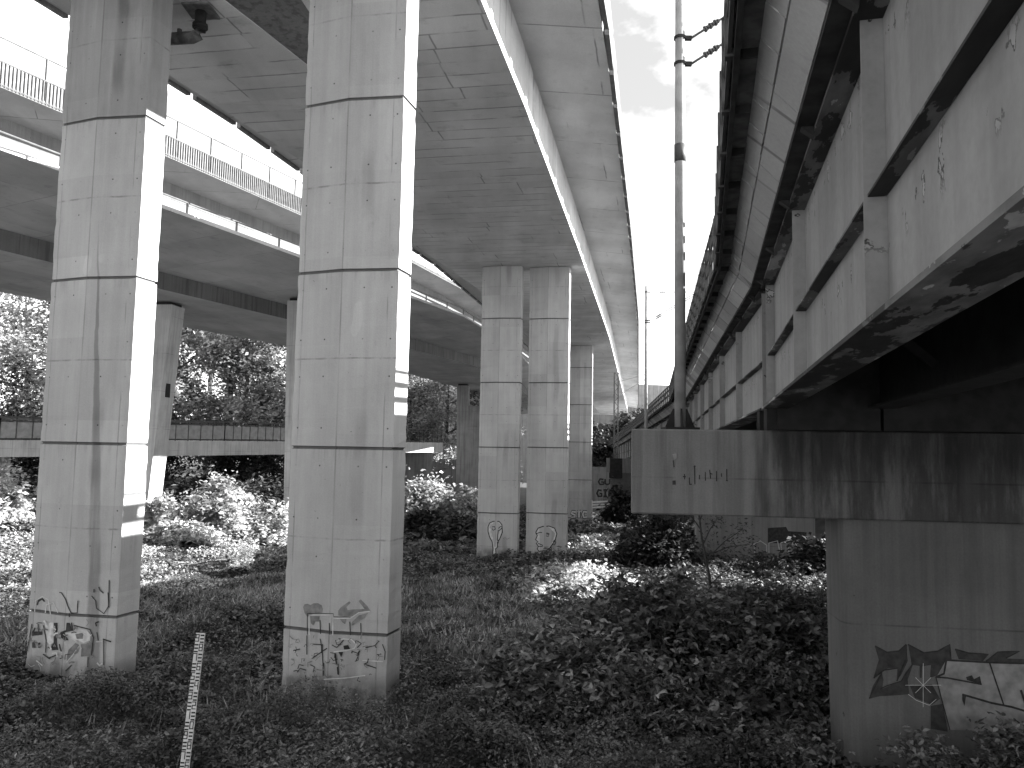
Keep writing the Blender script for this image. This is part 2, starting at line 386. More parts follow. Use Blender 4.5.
# ------------------------------------------------------------------ main viaduct (A)
YR = [-20, 0, 14.78, 17.7, 34.78, 58.7, 154., 175.]; XR = [-6.6, -3.5, -.75, -.13, 2.95, 7.12, 22.3, 25.4]
YL = [-20, 0, 10, 18.15, 23.57, 33.4, 42.1, 60, 154, 175]; XL = [-24, -14.6, -10.9, -8.2, -6.5, -4.25, -2.0, 1.3, 16.2, 19.3]
def xr(y): return interp(y, YR, XR)
def xl(y): return interp(y, YL, XL)
def slot_l(y): return interp(y, [-20, 5, 14.94, 19.7], [-19.5, -9.6, -5.75, -4.02])
def slot_r(y): return interp(y, [-20, 5, 14.94, 19.7], [-9.6, -5.6, -4.15, -4.0])
ZS, ZW, ZE = 8.7, 10.2, 9.86
via = empty('motorway_viaduct', (8, 70, 0), 'broad concrete viaduct overhead carried by the big folded pillars, with sunlit strip along its side', 'viaduct')
def vpart(b, name, m, **k):
    o = b.build(name, m, via); o.location = (-8, -70, 0); return o
SY = [-20, -8, 0, 5, 10, 13, 16, 19.7, 24, 28, 33.4, 38, 42.1, 50, 60, 75, 95, 120, 154, 172]
S1 = [y for y in SY if y <= 19.7]; S2 = [y for y in SY if y >= 19.7]
b = MB()
b.loft([[(xl(y), y, ZS), (slot_l(y), y, ZS), (slot_l(y), y, ZW), (xl(y), y, ZW)] for y in S1])
vpart(b, 'box_girder', [M['soffit']])
b = MB(); b.loft([[(slot_r(y), y, ZS), (xr(y), y, ZS), (xr(y) , y, ZW), (slot_r(y), y, ZW)] for y in S1]); vpart(b, 'box_girder', [M['soffit']])
b = MB(); b.loft([[(xl(y), y, ZS), (xr(y), y, ZS), (xr(y), y, ZW), (xl(y), y, ZW)] for y in [19.72] + S2[1:]]); vpart(b, 'box_girder', [M['soffit']])
b = MB(); b.loft([[(xl(y) - 2.2, y, ZE + .12), (xl(y) + .01, y, ZW), (xr(y) - .01, y, ZW), (xr(y) + 2.08, y, ZE + .06), (xr(y) + 2.08, y, 10.55), (xl(y) - 2.2, y, 10.55)] for y in SY]); vpart(b, 'deck_slab', [M['slab']])
b = MB(); b.loft([[(slot_l(y) + .004, y, ZS + .02), (slot_r(y) - .004, y, ZS + .02), (slot_r(y) - .004, y, ZW - .004), (slot_l(y) + .004, y, ZW - .004)] for y in S1[:-1] + [19.4]]); vpart(b, 'slot_shade_fill', [M['dark_concrete']])  # dark filler block; the shade of the slot is put into its colour
# precast edge panels with open joints and a tube rail
def edge_panels(xe, side, y0, y1, step, z0, z1, name, mats):
    bb = MB(); y = y0
    while y < y1:
        ya, yb = y + .12, y + step - .12
        a, c = xe(ya), xe(yb)
        bb.hexa([(a, ya, z0), (a + side * .12, ya, z0), (c + side * .12, yb, z0), (c, yb, z0), (a, ya, z1), (a + side * .1, ya, z1), (c + side * .1, yb, z1), (c, yb, z1)])
        y += step
    return bb
b = edge_panels(lambda y: xr(y) + 2.09, 1, -18, 170, 2., ZE, 10.95, '', None); vpart(b, 'edge_panel', [M['fence']])
b = edge_panels(lambda y: xl(y) - 2.21, -1, -18, 170, 2., ZE + .03, 10.95, '', None); vpart(b, 'edge_panel', [M['band']])
for xe, sgn in ((lambda y: xr(y) + 2.0, 1), (lambda y: xl(y) - 2.1, -1)):
    b = MB(); ys = np.arange(-18, 170, 2.)
    for y in ys: b.box(xe(y) - .04, xe(y) + .04, y - .04, y + .04, 10.5, 11.6)
    for z in (11.15, 11.6): b.tube([(xe(y), y, z) for y in SY if y < 171], .04, 6)
    vpart(b, 'guard_rail', [M['steel']])
# drain outlet under the soffit
dp = at_z(201, 10, 8.7)
dr = empty('drain_pipe', (dp[0], dp[1], 8.7), 'short dark drain pipe with elbow hanging from the viaduct soffit by the left pillar', 'drain pipe')
b = MB(); b.box(-.28, .28, -.28, .28, -.04, -.003); b.build('flange', M['pipe'], dr)
b = MB(); b.tube([(0, 0, -.04), (0, 0, -.42)], .11, 12); b.tube([(0, 0, -.3), (0, 0, -.38)], .15, 12); b.build('downpipe', M['black'], dr, True)
b = MB(); b.tube([(0, 0, -.42), (-.03, .0, -.52), (-.15, .03, -.56), (-1.9, .4, -.5)], .12, 12); b.tube([(-.45, .1, -.50), (-.45, .1, -.36)], .05, 8); b.build('branch_pipe', M['pipe'], dr, True)

# ------------------------------------------------------------------ big pillars
SECT = [(-.94, 0), (-.05, -.11), (.94, 0), (.94, .54), (.05, .65), (-.94, .54)]
def pillar_mesh(z_bot, z_top, z_ref=0.):
    b = MB(); lv = [(z_bot, 0)]
    k = math.ceil((z_bot - z_ref) / 3. + .05)
    while z_ref + 3 * k < z_top - .2:
        z = z_ref + 3 * k
        lv += [(z - .028, 0), (z - .014, .03), (z + .014, .03), (z + .028, 0)]; k += 1
    lv.append((z_top, 0))
    full = []
    for (za, ia), (zb_, ib) in zip(lv, lv[1:]):
        full.append((za, ia)); n_ = int((zb_ - za) / .16)
        full += [(za + (zb_ - za) * j / (n_ + 1), 0) for j in range(1, n_ + 1)] if zb_ - za > .3 else []
    full.append(lv[-1]); lv = full
    rj = random.Random(int(z_bot * 100 + z_top))
    def ring(z, ins):
        out_ = []
        for x, y in SECT:
            i_ = ins + (rj.choice((0, 0, 0, .002, .003, .005, .011)) if abs(x) > .5 else rj.choice((0, .001, .002)))
            out_.append((x * (1 - i_ / .94), .27 + (y - .27) * (1 - i_ / .38), z - z_ref))
        return out_
    b.loft([ring(z, i) for z, i in lv]); return b
def pillar(corner, yaw_deg, z_bot, z_top, z_ref, label, mat, group):
    """corner = world x,y of the front right corner"""
    a = math.radians(yaw_deg); ux, uy = math.cos(a), math.sin(a)
    cx, cy = corner[0] - .94 * ux, corner[1] - .94 * uy
    root = empty('viaduct_pillar', (cx, cy, z_bot), label, 'pillar', group, a)
    o = pillar_mesh(z_bot, z_top, z_ref).build('shaft', M[mat], root); o.location = (0, 0, z_ref - z_bot); o.color = ((z_ref - float(ground_z(cx, cy)) - .25) / 10, 0, 0, 1)
    return root, dict(c=np.array([cx, cy, 0.]), u=np.array([ux, uy, 0.]), n=np.array([-uy, ux, 0.]), zb=z_bot)
GP = 'pillars under the broad viaduct'
P1, F1 = pillar((-6.79, 14.2), -15, -4.6, 8.68, 0.02, 'left foreground concrete pillar with weathered, shade-toned top, water streaks and faded graffiti at its foot', 'pillar_weathered', GP)
P2, F2 = pillar((-1.93, 13.2), -15, -4.6, 8.68, 0.02, 'large pale foreground pillar with grey heart graffiti above its lowest joint', 'pillar', GP)
P3, F3 = pillar((.36, 36.8), -11, -5.2, 8.68, .21, 'mid distance pillar with a narrow vase shaped face drawn at its foot', 'pillar', GP)
P4, F4 = pillar((2.6, 36.8), -11, -5.2, 8.68, .24, 'mid distance pillar with a large outlined head in profile drawn at its foot', 'pillar', GP)
P5, F5 = pillar((6.45, 64), -10, -6.0, 8.68, .9, 'farther pillar with small white bubble letters near the ground', 'pillar', GP)
P6, F6 = pillar((4.2, 64), -10, -6.0, 8.68, .9, 'farther pillar mostly hidden behind the pillar with the profile head', 'pillar', GP)

# ------------------------------------------------------------------ graffiti helper
class Paint:
    """flat paint marks lying on a wall; points given as measured image points of the wall, put on its plane"""
    def __init__(s, planes, frame_obj, off=.004):
        s.planes = planes; s.o = frame_obj; s.mb = MB(); s.mats = []; s.k = 0; s.off = off
        bpy.context.view_layer.update(); s.inv = np.array(frame_obj.matrix_world.inverted())
    def mi(s, m):
        if m not in s.mats: s.mats.append(m)
        return s.mats.index(m)
    def pt(s, q, off):
        best = None
        for (p0, n, test) in s.planes:
            p = at_plane(q[0], q[1], p0, n)
            if test is None or test(p): best = (p, n); break
        if best is None: best = (at_plane(q[0], q[1], s.planes[0][0], s.planes[0][1]), s.planes[0][1])
        p = best[0] + best[1] * off
        return (s.inv @ np.append(p, 1))[:3]
    def nxt(s): s.k += 1; return s.off + s.k * .0006
    def fill(s, pts, m):
        off = s.nxt(); vs_ = [s.pt(q, off) for q in pts]; s.mb.add(vs_, [tuple(range(len(vs_)))], s.mi(m))
    def stroke(s, pts, wpx, m, close=False):
        off = s.nxt(); pts = [np.array(p, float) for p in pts]
        if close: pts.append(pts[0])
        d = []
        for a, b in zip(pts, pts[1:]):
            n = max(1, int(np.linalg.norm(b - a) / 6))
            d += [lerp(a, b, i / n) for i in range(n)]
        d.append(pts[-1]); vs_ = []
        for i, p in enumerate(d):
            t = d[min(i + 1, len(d) - 1)] - d[max(i - 1, 0)]; t = t / (np.linalg.norm(t) + 1e-9); n = np.array([-t[1], t[0]]) * wpx / 2
            vs_ += [s.pt(p + n, off), s.pt(p - n, off)]
        s.mb.add(vs_, [(2 * i, 2 * i + 1, 2 * i + 3, 2 * i + 2) for i in range(len(d) - 1)], s.mi(m))
    def build(s, name, label=None):
        o = s.mb.build(name, [M[m] for m in s.mats], s.o)
        # all paint faces look out of the wall
        if label: o['label'] = label
        return o
def pillar_planes(F):
    out = []
    for (xa, ya), (xb, yb), side in (((-.94, 0), (-.05, -.11), -1), ((-.05, -.11), (.94, 0), 1)):
        pa = F['c'] + F['u'] * xa + F['n'] * ya; d = F['u'] * (xb - xa) + F['n'] * (yb - ya); d /= np.linalg.norm(d)
        nrm = np.cross(d, [0, 0, 1.]); 
        if nrm[1] > 0: nrm = -nrm
        c, u = F['c'], F['u']
        out.append((pa, nrm, (lambda p, c=c, u=u: np.dot(p - c, u) < -.05) if side < 0 else None))
    return out
def sc(x0, y0, k): return lambda *pts: [(x0 + a / k, y0 + b_ / k) for a, b_ in pts]
# foreground pillar with the heart
q = sc(270, 590, 7.314); p = Paint(pillar_planes(F2), P2)
p.fill(q((243, 125), (252, 104), (275, 100), (298, 110), (318, 97), (350, 95), (380, 112), (388, 140), (380, 168), (330, 168), (274, 196), (255, 170)), 'spray_grey')
p.fill(q((580, 82), (520, 125), (500, 150), (500, 185), (545, 196), (610, 190), (660, 160), (735, 152), (715, 120), (665, 68), (648, 80), (692, 138), (600, 142), (570, 146), (560, 125), (590, 92)), 'spray_grey')
p.fill(q((295, 190), (365, 190), (360, 230), (335, 230), (318, 260), (300, 240)), 'spray_grey')
p.fill(q((510, 210), (560, 210), (550, 250), (530, 235)), 'spray_grey'); p.fill(q((600, 235), (650, 185), (720, 165), (690, 205), (640, 235), (600, 260)), 'spray_grey')
p.stroke(q((288, 330), (288, 182), (440, 182), (440, 325)), .9, 'spray_light'); p.stroke(q((460, 330), (462, 208), (590, 205), (650, 165), (730, 155)), .9, 'spray_light')
p.stroke(q((275, 325), (275, 172), (365, 170), (465, 172), (468, 195), (590, 198)), .7, 'spray_black')
for s_ in (((368, 220), (372, 320)), ((436, 240), (440, 325)), ((585, 230), (590, 330)), ((665, 240), (668, 320)), ((370, 355), (385, 440), (395, 625)), ((318, 395), (390, 400)), ((310, 500), (375, 455), (420, 425)), ((455, 400), (490, 420), (540, 365)), ((475, 460), (490, 545)), ((500, 540), (505, 620)), ((690, 540), (780, 570)), ((640, 370), (670, 390), (640, 420)), ((600, 445), (655, 465), (630, 520)), ((700, 420), (770, 405), (800, 370)), ((825, 395), (845, 450), (840, 510)), ((320, 600), (330, 560), (300, 545)), ((265, 620), (265, 670)), ((180, 440), (225, 430)), ((205, 600), (225, 570), (270, 585)), ((275, 330), (275, 470))):
    p.stroke(q(*s_), 1.0, 'spray_dark')
for s_ in (((385, 395), (385, 460)), ((395, 530), (396, 625)), ((480, 460), (490, 540)), ((498, 560), (502, 615)), ((660, 440), (640, 480))): p.stroke(q(*s_), 1.6, 'spray_black')
p.fill(q((540, 405), (575, 400), (590, 430), (545, 432)), 'spray_black'); p.fill(q((505, 450), (540, 450), (525, 490)), 'spray_black')
p.stroke(q((470, 450), (560, 440), (620, 425), (635, 395), (600, 360), (540, 355), (490, 375)), 1.1, 'spray_light')
p.stroke(q((680, 512), (830, 520)), .9, 'spray_light'); p.stroke(q((400, 650), (560, 640), (700, 622)), .8, 'spray_light')
rg = random.Random(9)
for k in range(60):
    a0, b0 = rg.uniform(120, 820), rg.uniform(345, 640); an = rg.uniform(0, 6.28); l = rg.uniform(12, 55); cv = rg.uniform(-22, 22)
    p.stroke(q((a0, b0), (a0 + l * .5 * math.cos(an) - cv * math.sin(an), b0 + l * .5 * math.sin(an) + cv * math.cos(an)), (a0 + l * math.cos(an), b0 + l * math.sin(an))), rg.uniform(.4, 1.1), rg.choice(('spray_grey', 'spray_grey', 'spray_dark')))
p.build('graffiti', 'grey heart and angular letters with black drips')
# left foreground pillar
q = sc(10, 580, 7.314); p = Paint(pillar_planes(F1), P1)
p.fill(q((195, 180), (205, 145), (240, 130), (260, 155), (250, 160), (235, 145), (212, 160), (205, 185)), 'spray_dark')
p.fill(q((255, 310), (320, 310), (320, 455), (300, 480), (270, 450)), 'spray_light'); p.fill(q((322, 312), (350, 312), (345, 470), (355, 510), (310, 515), (275, 490), (310, 480), (322, 455)), 'spray_dark')
p.fill(q((370, 380), (410, 365), (415, 312), (440, 312), (458, 370), (400, 385), (430, 440), (400, 440), (375, 420)), 'spray_dark')
p.fill(q((405, 390), (470, 380), (510, 360), (560, 365), (590, 400), (590, 440), (540, 460), (500, 440), (470, 440)), 'spray_light')
p.fill(q((480, 395), (540, 385), (535, 430), (490, 430)), 'spray_grey'); p.fill(q((590, 440), (608, 470), (600, 530), (575, 555), (520, 560), (525, 500), (520, 470), (560, 465)), 'spray_grey')
p.fill(q((420, 550), (430, 510), (480, 460), (510, 475), (470, 530), (440, 570), (420, 600)), 'spray_grey')
p.fill(q((165, 375), (240, 375), (240, 400), (190, 405), (165, 410)), 'spray_dark'); p.fill(q((165, 460), (185, 440), (190, 495), (165, 495)), 'spray_dark'); p.fill(q((210, 460), (225, 455), (225, 495), (208, 495)), 'spray_dark')
p.stroke(q((185, 230), (190, 150), (240, 120), (285, 145), (300, 250)), .8, 'spray_light'); p.stroke(q((262, 240), (270, 180), (320, 165), (355, 240)), .8, 'spray_light')
for s_ in (((365, 90), (380, 92), (410, 140), (430, 200), (450, 240), (495, 240), (500, 150)), ((600, 115), (630, 150), (635, 205), (690, 245), (725, 190), (720, 90)), ((130, 520), (165, 320)), ((210, 320), (215, 400)), ((250, 330), (270, 440), (265, 530)), ((410, 665), (455, 620)), ((575, 560), (572, 635)), ((690, 430), (690, 620)), ((640, 380), (650, 440)), ((730, 0), (728, 200)), ((470, 330), (590, 360), (615, 420), (600, 550))): p.stroke(q(*s_), 1.0, 'spray_dark')
for s_ in (((455, 310), (465, 370)), ((440, 240), (440, 270)), ((620, 65), (620, 90)), ((655, 50), (665, 75), (690, 95)), ((685, 430), (745, 450)), ((290, 570), (350, 545)), ((250, 540), (300, 575))): p.stroke(q(*s_), 1.3, 'spray_dark')
p.stroke(q((395, 395), (480, 440), (520, 470), (470, 540), (420, 600)), .8, 'spray_light')
rg = random.Random(5)
for k in range(46):
    a0, b0 = rg.uniform(110, 700), rg.uniform(300, 620); an = rg.uniform(0, 6.28); l = rg.uniform(15, 60); cv = rg.uniform(-25, 25)
    p.stroke(q((a0, b0), (a0 + l * .5 * math.cos(an) - cv * math.sin(an), b0 + l * .5 * math.sin(an) + cv * math.cos(an)), (a0 + l * math.cos(an), b0 + l * math.sin(an))), rg.uniform(.5, 1.7), rg.choice(('spray_grey', 'spray_grey', 'spray_dark', 'spray_light')))
p.build('graffiti', 'faded sprayed letters with dark fills')
# heads
q = sc(460, 480, 6.4)
p = Paint(pillar_planes(F3), P3, .006)
h1 = q((180, 330), (180, 300), (190, 275), (215, 264), (250, 265), (268, 285), (271, 335), (255, 375), (240, 400), (240, 430), (228, 440), (230, 470), (210, 474), (212, 440), (206, 395), (190, 365))
p.fill(h1, 'spray_light'); p.stroke(h1, .95, 'spray_black', True)
p.stroke(q((205, 300), (222, 298), (226, 315), (212, 322), (206, 310)), .8, 'spray_black'); p.stroke(q((246, 310), (262, 295), (270, 305), (250, 325)), .8, 'spray_black'); p.stroke(q((245, 320), (240, 380), (246, 405)), .8, 'spray_black')
p.stroke(q((275, 375), (290, 368), (300, 380), (318, 370)), .5, 'spray_grey'); p.build('graffiti', 'narrow pale face with black outline')
p = Paint(pillar_planes(F4), P4, .006)
h2 = q((485, 335), (500, 308), (530, 297), (570, 295), (605, 308), (620, 345), (608, 388), (592, 410), (575, 435), (545, 455), (505, 455), (495, 440), (502, 425), (488, 405), (500, 395), (484, 382), (495, 355))
p.fill(h2, 'spray_light'); p.stroke(h2, 1.0, 'spray_black', True)
p.stroke(q((485, 345), (510, 335), (560, 340), (572, 345)), .8, 'spray_black'); p.stroke(q((552, 345), (570, 348), (566, 360), (552, 358)), .8, 'spray_black'); p.stroke(q((500, 405), (530, 418), (528, 425), (500, 425)), .8, 'spray_black')
p.stroke(q((594, 395), (606, 385), (614, 398), (604, 416), (590, 412)), .8, 'spray_black'); p.stroke(q((582, 420), (585, 458), (604, 460), (604, 475)), .8, 'spray_black'); p.stroke(q((540, 455), (542, 475)), .8, 'spray_black')
p.build('graffiti', 'pale bald head in profile with black outline')
def letters(p, word, x0, y0, w_, h_, gap, lw, m, dy=0):
    G_ = {'S': [[(1, .1), (.2, 0), (0, .3), (.9, .6), (.85, .95), (0, 1)]], 'T': [[(0, .05), (1, 0)], [(.5, 0), (.5, 1)]], 'C': [[(1, .1), (.3, 0), (0, .5), (.3, 1), (1, .9)]],
          'G': [[(1, .1), (.3, 0), (0, .5), (.3, 1), (1, .95), (1, .55), (.55, .55)]], 'I': [[(.5, 0), (.5, 1)], [(.1, 0), (.9, 0)], [(.1, 1), (.9, 1)]], 'F': [[(0, 1), (0, 0), (1, 0)], [(0, .5), (.75, .5)]], 'U': [[(0, 0), (0, .85), (.4, 1), (.9, .85), (.9, 0)]]}
    for i, ch in enumerate(word):
        for st in G_[ch]: p.stroke([(x0 + i * (w_ + gap) + a * w_, y0 + b_ * h_ + dy * i) for a, b_ in st], lw, m)
p = Paint(pillar_planes(F5), P5, .008)
letters(p, 'STC', 571.5, 511.5, 4., 6., 1.6, 3.4, 'spray_black'); letters(p, 'STC', 571.5, 511.5, 4., 6., 1.6, 1.9, 'spray_light'); p.build('graffiti', 'white bubble letters STC outlined in black')

# ------------------------------------------------------------------ upper ramp (C)
CY = [-30, 0, 32.2, 40, 50, 62.5, 73.6, 92, 160, 200]; CX = [-48, -36.2, -21.6, -17.9, -13.6, -7.95, -4.3, .5, 13, 20]
DYs = [-30, 0, 22.5, 35.1, 50, 57, 66, 84, 100, 150]; DX = [-38.5, -24.8, -14.95, -9.5, -3.1, -1.6, .3, 2.4, 3.6, 6]
def offs(ys, xs, off):
    out = []
    for i, (x, y) in enumerate(zip(xs, ys)):
        j, k = max(i - 1, 0), min(i + 1, len(xs) - 1)
        d = np.array([xs[k] - xs[j], ys[k] - ys[j]], float); d /= np.linalg.norm(d)
        out.append((x - d[1] * off, y + d[0] * off))
    return out
def dense(ys, xs, step):
    P = [np.array(p, float) for p in zip(xs, ys)]; out = []; acc = 0.
    for a, c in zip(P, P[1:]):
        l = np.linalg.norm(c - a); t = acc
        while t < l: out.append(a + (c - a) * t / l); t += step
        acc = t - l
    return out
rampC = empty('ramp_viaduct', (-17, 42, 0), 'highest slender ramp at upper left edged by a picket railing against the sky', 'viaduct', None)
def cpart(b, name, m):
    o = b.build(name, m, rampC); o.location = (17, -42, 0); return o
E0, E1, E2 = zip(CX, CY), offs(CY, CX, 2.3), offs(CY, CX, 4.4); E0 = list(E0); E3 = offs(CY, CX, 4.8)
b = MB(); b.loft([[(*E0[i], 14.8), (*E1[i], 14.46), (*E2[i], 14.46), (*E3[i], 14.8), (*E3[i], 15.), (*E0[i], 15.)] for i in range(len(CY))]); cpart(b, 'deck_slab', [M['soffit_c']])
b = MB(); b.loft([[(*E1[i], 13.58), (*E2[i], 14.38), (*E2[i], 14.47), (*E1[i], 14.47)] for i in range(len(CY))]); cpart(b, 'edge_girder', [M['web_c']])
e5, e6 = offs(CY, CX, .3), offs(CY, CX, 4.5)
b = MB(); b.loft([[(*e5[i], 15.004), (*e6[i], 15.004), (*e6[i], 15.03), (*e5[i], 15.03)] for i in range(len(CY))]); cpart(b, 'roadway', [M['asphalt']])
b = MB()
for k, pnt in enumerate(dense(CY, CX, .165)):
    if pnt[1] < 12 or pnt[1] > 58: continue
    b.box(pnt[0] - .042, pnt[0] + .042, pnt[1] - .03, pnt[1] + .03, 14.84, 15.88)
for z in (14.9, 15.9): b.tube([(x, y, z) for x, y in E0], .05, 5)
cpart(b, 'picket_railing', [M['fence']])
b = MB(); e = offs(CY, CX, .05)
for pnt in dense([q_[1] for q_ in e], [q_[0] for q_ in e], 2.4): b.box(pnt[0] - .04, pnt[0] + .04, pnt[1] - .04, pnt[1] + .04, 15.0, 16.95)
b.tube([(x, y, 16.93) for x, y in e], .045, 5); cpart(b, 'handrail', [M['fence']])
b = MB(); PP = [(x, y) for x, y in E0 if y >= 60]
b.loft([[(x + .03, y, 15.0), (x + .12, y, 15.0), (x + .12, y, 15.85), (x + .03, y, 15.85)] for x, y in [(-9., 60.2)] + PP[0:]]); cpart(b, 'parapet', [M['light_concrete']])
# ------------------------------------------------------------------ lower ramp (D)
rampD = empty('ramp_viaduct', (-14, 40, 0), 'wide dark undersided lower ramp crossing behind the two foreground pillars', 'viaduct')
def dpart(b, name, m):
    o = b.build(name, m, rampD); o.location = (14, -40, 0); return o
WY = [-30, 0, 29.9, 36.9, 44.3, 57.9, 68, 84, 100, 150]; WX = [-45.5, -32.5, -19.5, -16.5, -13.15, -7.2, -3.3, .2, 1.8, 4]
FY = [-20, 12, 38.3, 48.7, 56, 78.4, 92, 104, 115, 160]; FX = [-52, -37, -24.9, -20.2, -16.6, -9.3, -6.2, -4.4, -3.4, -1]
b = MB(); b.loft([[(DX[i], DYs[i], 8.46), (WX[i], WY[i], 8.12), (WX[i] , WY[i], 8.6), (DX[i], DYs[i], 8.6)] for i in range(10)]); dpart(b, 'wing_slab', [M['soffit_far']])
b = MB(); b.loft([[(WX[i], WY[i], 7.3), (FX[i], FY[i], 7.3), (FX[i] - 1, FY[i], 8.6), (WX[i] , WY[i], 8.6)] for i in range(10)]); dpart(b, 'box_girder', [M['soffit_far'], ])
b = MB(); b.loft([[(WX[i] + .004, WY[i], 7.3), (WX[i] + .012, WY[i], 7.3), (WX[i] + .012, WY[i], 8.115), (WX[i] + .004, WY[i], 8.115)] for i in range(10)]); dpart(b, 'web_face', [M['web_dark']])
b = MB(); ee = list(zip([x - .3 for x in DX[:7]], DYs[:7]))
for pnt in dense([q_[1] for q_ in ee], [q_[0] for q_ in ee], 2.6): b.box(pnt[0] - .035, pnt[0] + .035, pnt[1] - .035, pnt[1] + .035, 8.6, 9.1)
for z in (9.1,): b.tube([(x, y, z) for x, y in ee], .03, 6)
dpart(b, 'guard_rail', [M['fence']])
b = MB(); b.loft([[(DX[i] - .6, DYs[i], 8.604), (WX[i] + .2, WY[i], 8.604), (WX[i] + .2, WY[i], 8.64), (DX[i] - .6, DYs[i], 8.64)] for i in range(10)]); dpart(b, 'roadway', [M['asphalt']])
# flared piers with a notch between two prongs
def flared_pier(x0, x1, y, t, z_top, lean_l, lean_r, notch, label, mat, yaw=0., plaque=False):
    zb = float(ground_z((x0 + x1) / 2, y)) - .5; cx = (x0 + x1) / 2
    root = empty('ramp_pier', (cx, y, zb), label, 'pier', 'flared piers under the lower ramp', math.radians(yaw))
    H = z_top - zb; W = x1 - x0; hn = H - notch
    def at(h): return -W / 2 + lean_l * (1 - h / H), W / 2 - lean_r * (1 - h / H)
    b = MB(); lv = [0]; z = 1.5
    while z < hn - .3: lv += [z - .012, z, z + .012]; z += 2.
    lv.append(hn)
    rings = []
    for i, h in enumerate(lv):
        l, r = at(h); ins = .015 if (i % 3 == 2 and 0 < i < len(lv) - 1) else 0
        rings.append([(l + ins, ins, h), (r - ins, ins, h), (r - ins, t - ins, h), (l + ins, t - ins, h)])
    b.loft(rings)
    w2 = W * .3
    for sgn in (-1, 1):
        r0, r1 = at(hn), at(H)
        rr = []
        for (l, r), h in ((r0, hn + .002), (r1, H)):
            rr.append([(l, 0, h), (l + w2, 0, h), (l + w2, t, h), (l, t, h)] if sgn < 0 else [(r - w2, 0, h), (r, 0, h), (r, t, h), (r - w2, t, h)])
        b.loft(rr)
    b.build('shaft', M[mat], root)
    for sgn in (-1, 1):
        l, r = at(H); c = l + w2 / 2 if sgn < 0 else r - w2 / 2
        b = MB(); b.box(c - w2 * .42, c + w2 * .42, .1, t - .1, H, H + .14); b.build('bearing', M['black'], root)
    if plaque:
        l, r = at(H * .62); b = MB(); b.box(r + .01, r + .04, t * .3, t * .62, H * .60, H * .66); b.build('plaque', M['black'], root)
    return root
flared_pier(-21.8, -17.2, 40.2, 1.2, 7.12, .9, .85, 1.9, 'leaning ramp pier right behind the left foreground pillar, its lower half sunlit', 'light_concrete', -8, True)
flared_pier(-12.3, -8.1, 42.6, .9, 7.98, .35, .4, 1.9, 'ramp pier peeking out left of the heart graffiti pillar', 'light_concrete', -8)
flared_pier(-5.95, -1.8, 86, 1., 7.1, .2, .2, 2.2, 'far ramp pier with notched head, left of the pillar with the narrow face', 'band', -6)

# ------------------------------------------------------------------ low crossing road bridge (E)
EP = [(-74, 22, -.1), (-48, 36, .0), (-30.6, 48, .18), (-20.5, 57.6, .43), (-8.6, 84, .85), (-7.4, 87, .9)]
br = empty('road_bridge', (-17, 48, 0), 'low pale road bridge with panelled railing crossing behind the pillars in front of the trees', 'bridge')
def epart(b, name, m):
    o = b.build(name, m, br); o.location = (17, -48, 0); return o
def eoff(off): 
    q_ = offs([p_[1] for p_ in EP], [p_[0] for p_ in EP], off); return [(a, c, p_[2]) for (a, c), p_ in zip(q_, EP)]
N0, N1 = eoff(0), eoff(5.)
b = MB(); b.loft([[(n[0], n[1], n[2] - 1.02), (f_[0], f_[1], f_[2] - 1.02), (f_[0], f_[1], f_[2]), (n[0], n[1], n[2])] for n, f_ in zip(N0, N1)]); epart(b, 'deck_beam', [M['light_concrete']])
for nm, row in (('railing', eoff(.12)), ('railing', eoff(4.9))):
    b = MB(); bp = MB()
    for a, c in zip(row, row[1:]):
        a = np.array(a); c = np.array(c); l = np.linalg.norm(c - a); n = max(1, int(l / .85))
        for i in range(n + 1):
            pnt = lerp(a, c, i / n); b.box(pnt[0] - .035, pnt[0] + .035, pnt[1] - .035, pnt[1] + .035, pnt[2], pnt[2] + 1.4)
        for h, wd in ((1.38, .11), (1.15, .07), (.08, .08)): b.bar(a + [0, 0, h], c + [0, 0, h], wd, wd)
        if a[1] < 56: bp.bar(a + [0, 0, .61], c + [0, 0, .61], .03, .94)
        elif a[1] < 70: bp.bar(a + [0, 0, .61], lerp(a, c, .5) + [0, 0, .61], .03, .94)
    o = epart(b, nm, [M['rail_dark']])
    o2 = bp.build('infill_panel', [M['infill']], o)
for i in (2, 4): 
    b = MB()
    n, f_ = N0[i], N1[i]; b.hexa([(n[0] - .4, n[1] + .6, -7), (n[0] + .4, n[1] + .6, -7), (f_[0] + .4, f_[1] - .4, -7), (f_[0] - .4, f_[1] - .4, -7), (n[0] - .4, n[1] + .6, n[2] - 1.03), (n[0] + .4, n[1] + .6, n[2] - 1.03), (f_[0] + .4, f_[1] - .4, f_[2] - 1.03), (f_[0] - .4, f_[1] - .4, f_[2] - 1.03)]); epart(b, 'support_wall', [M['band']])
b = MB(); b.box(-10.5, -5.5, 91, 95, -6.5, -.9); o = epart(b, 'abutment', [M['dark_concrete']])

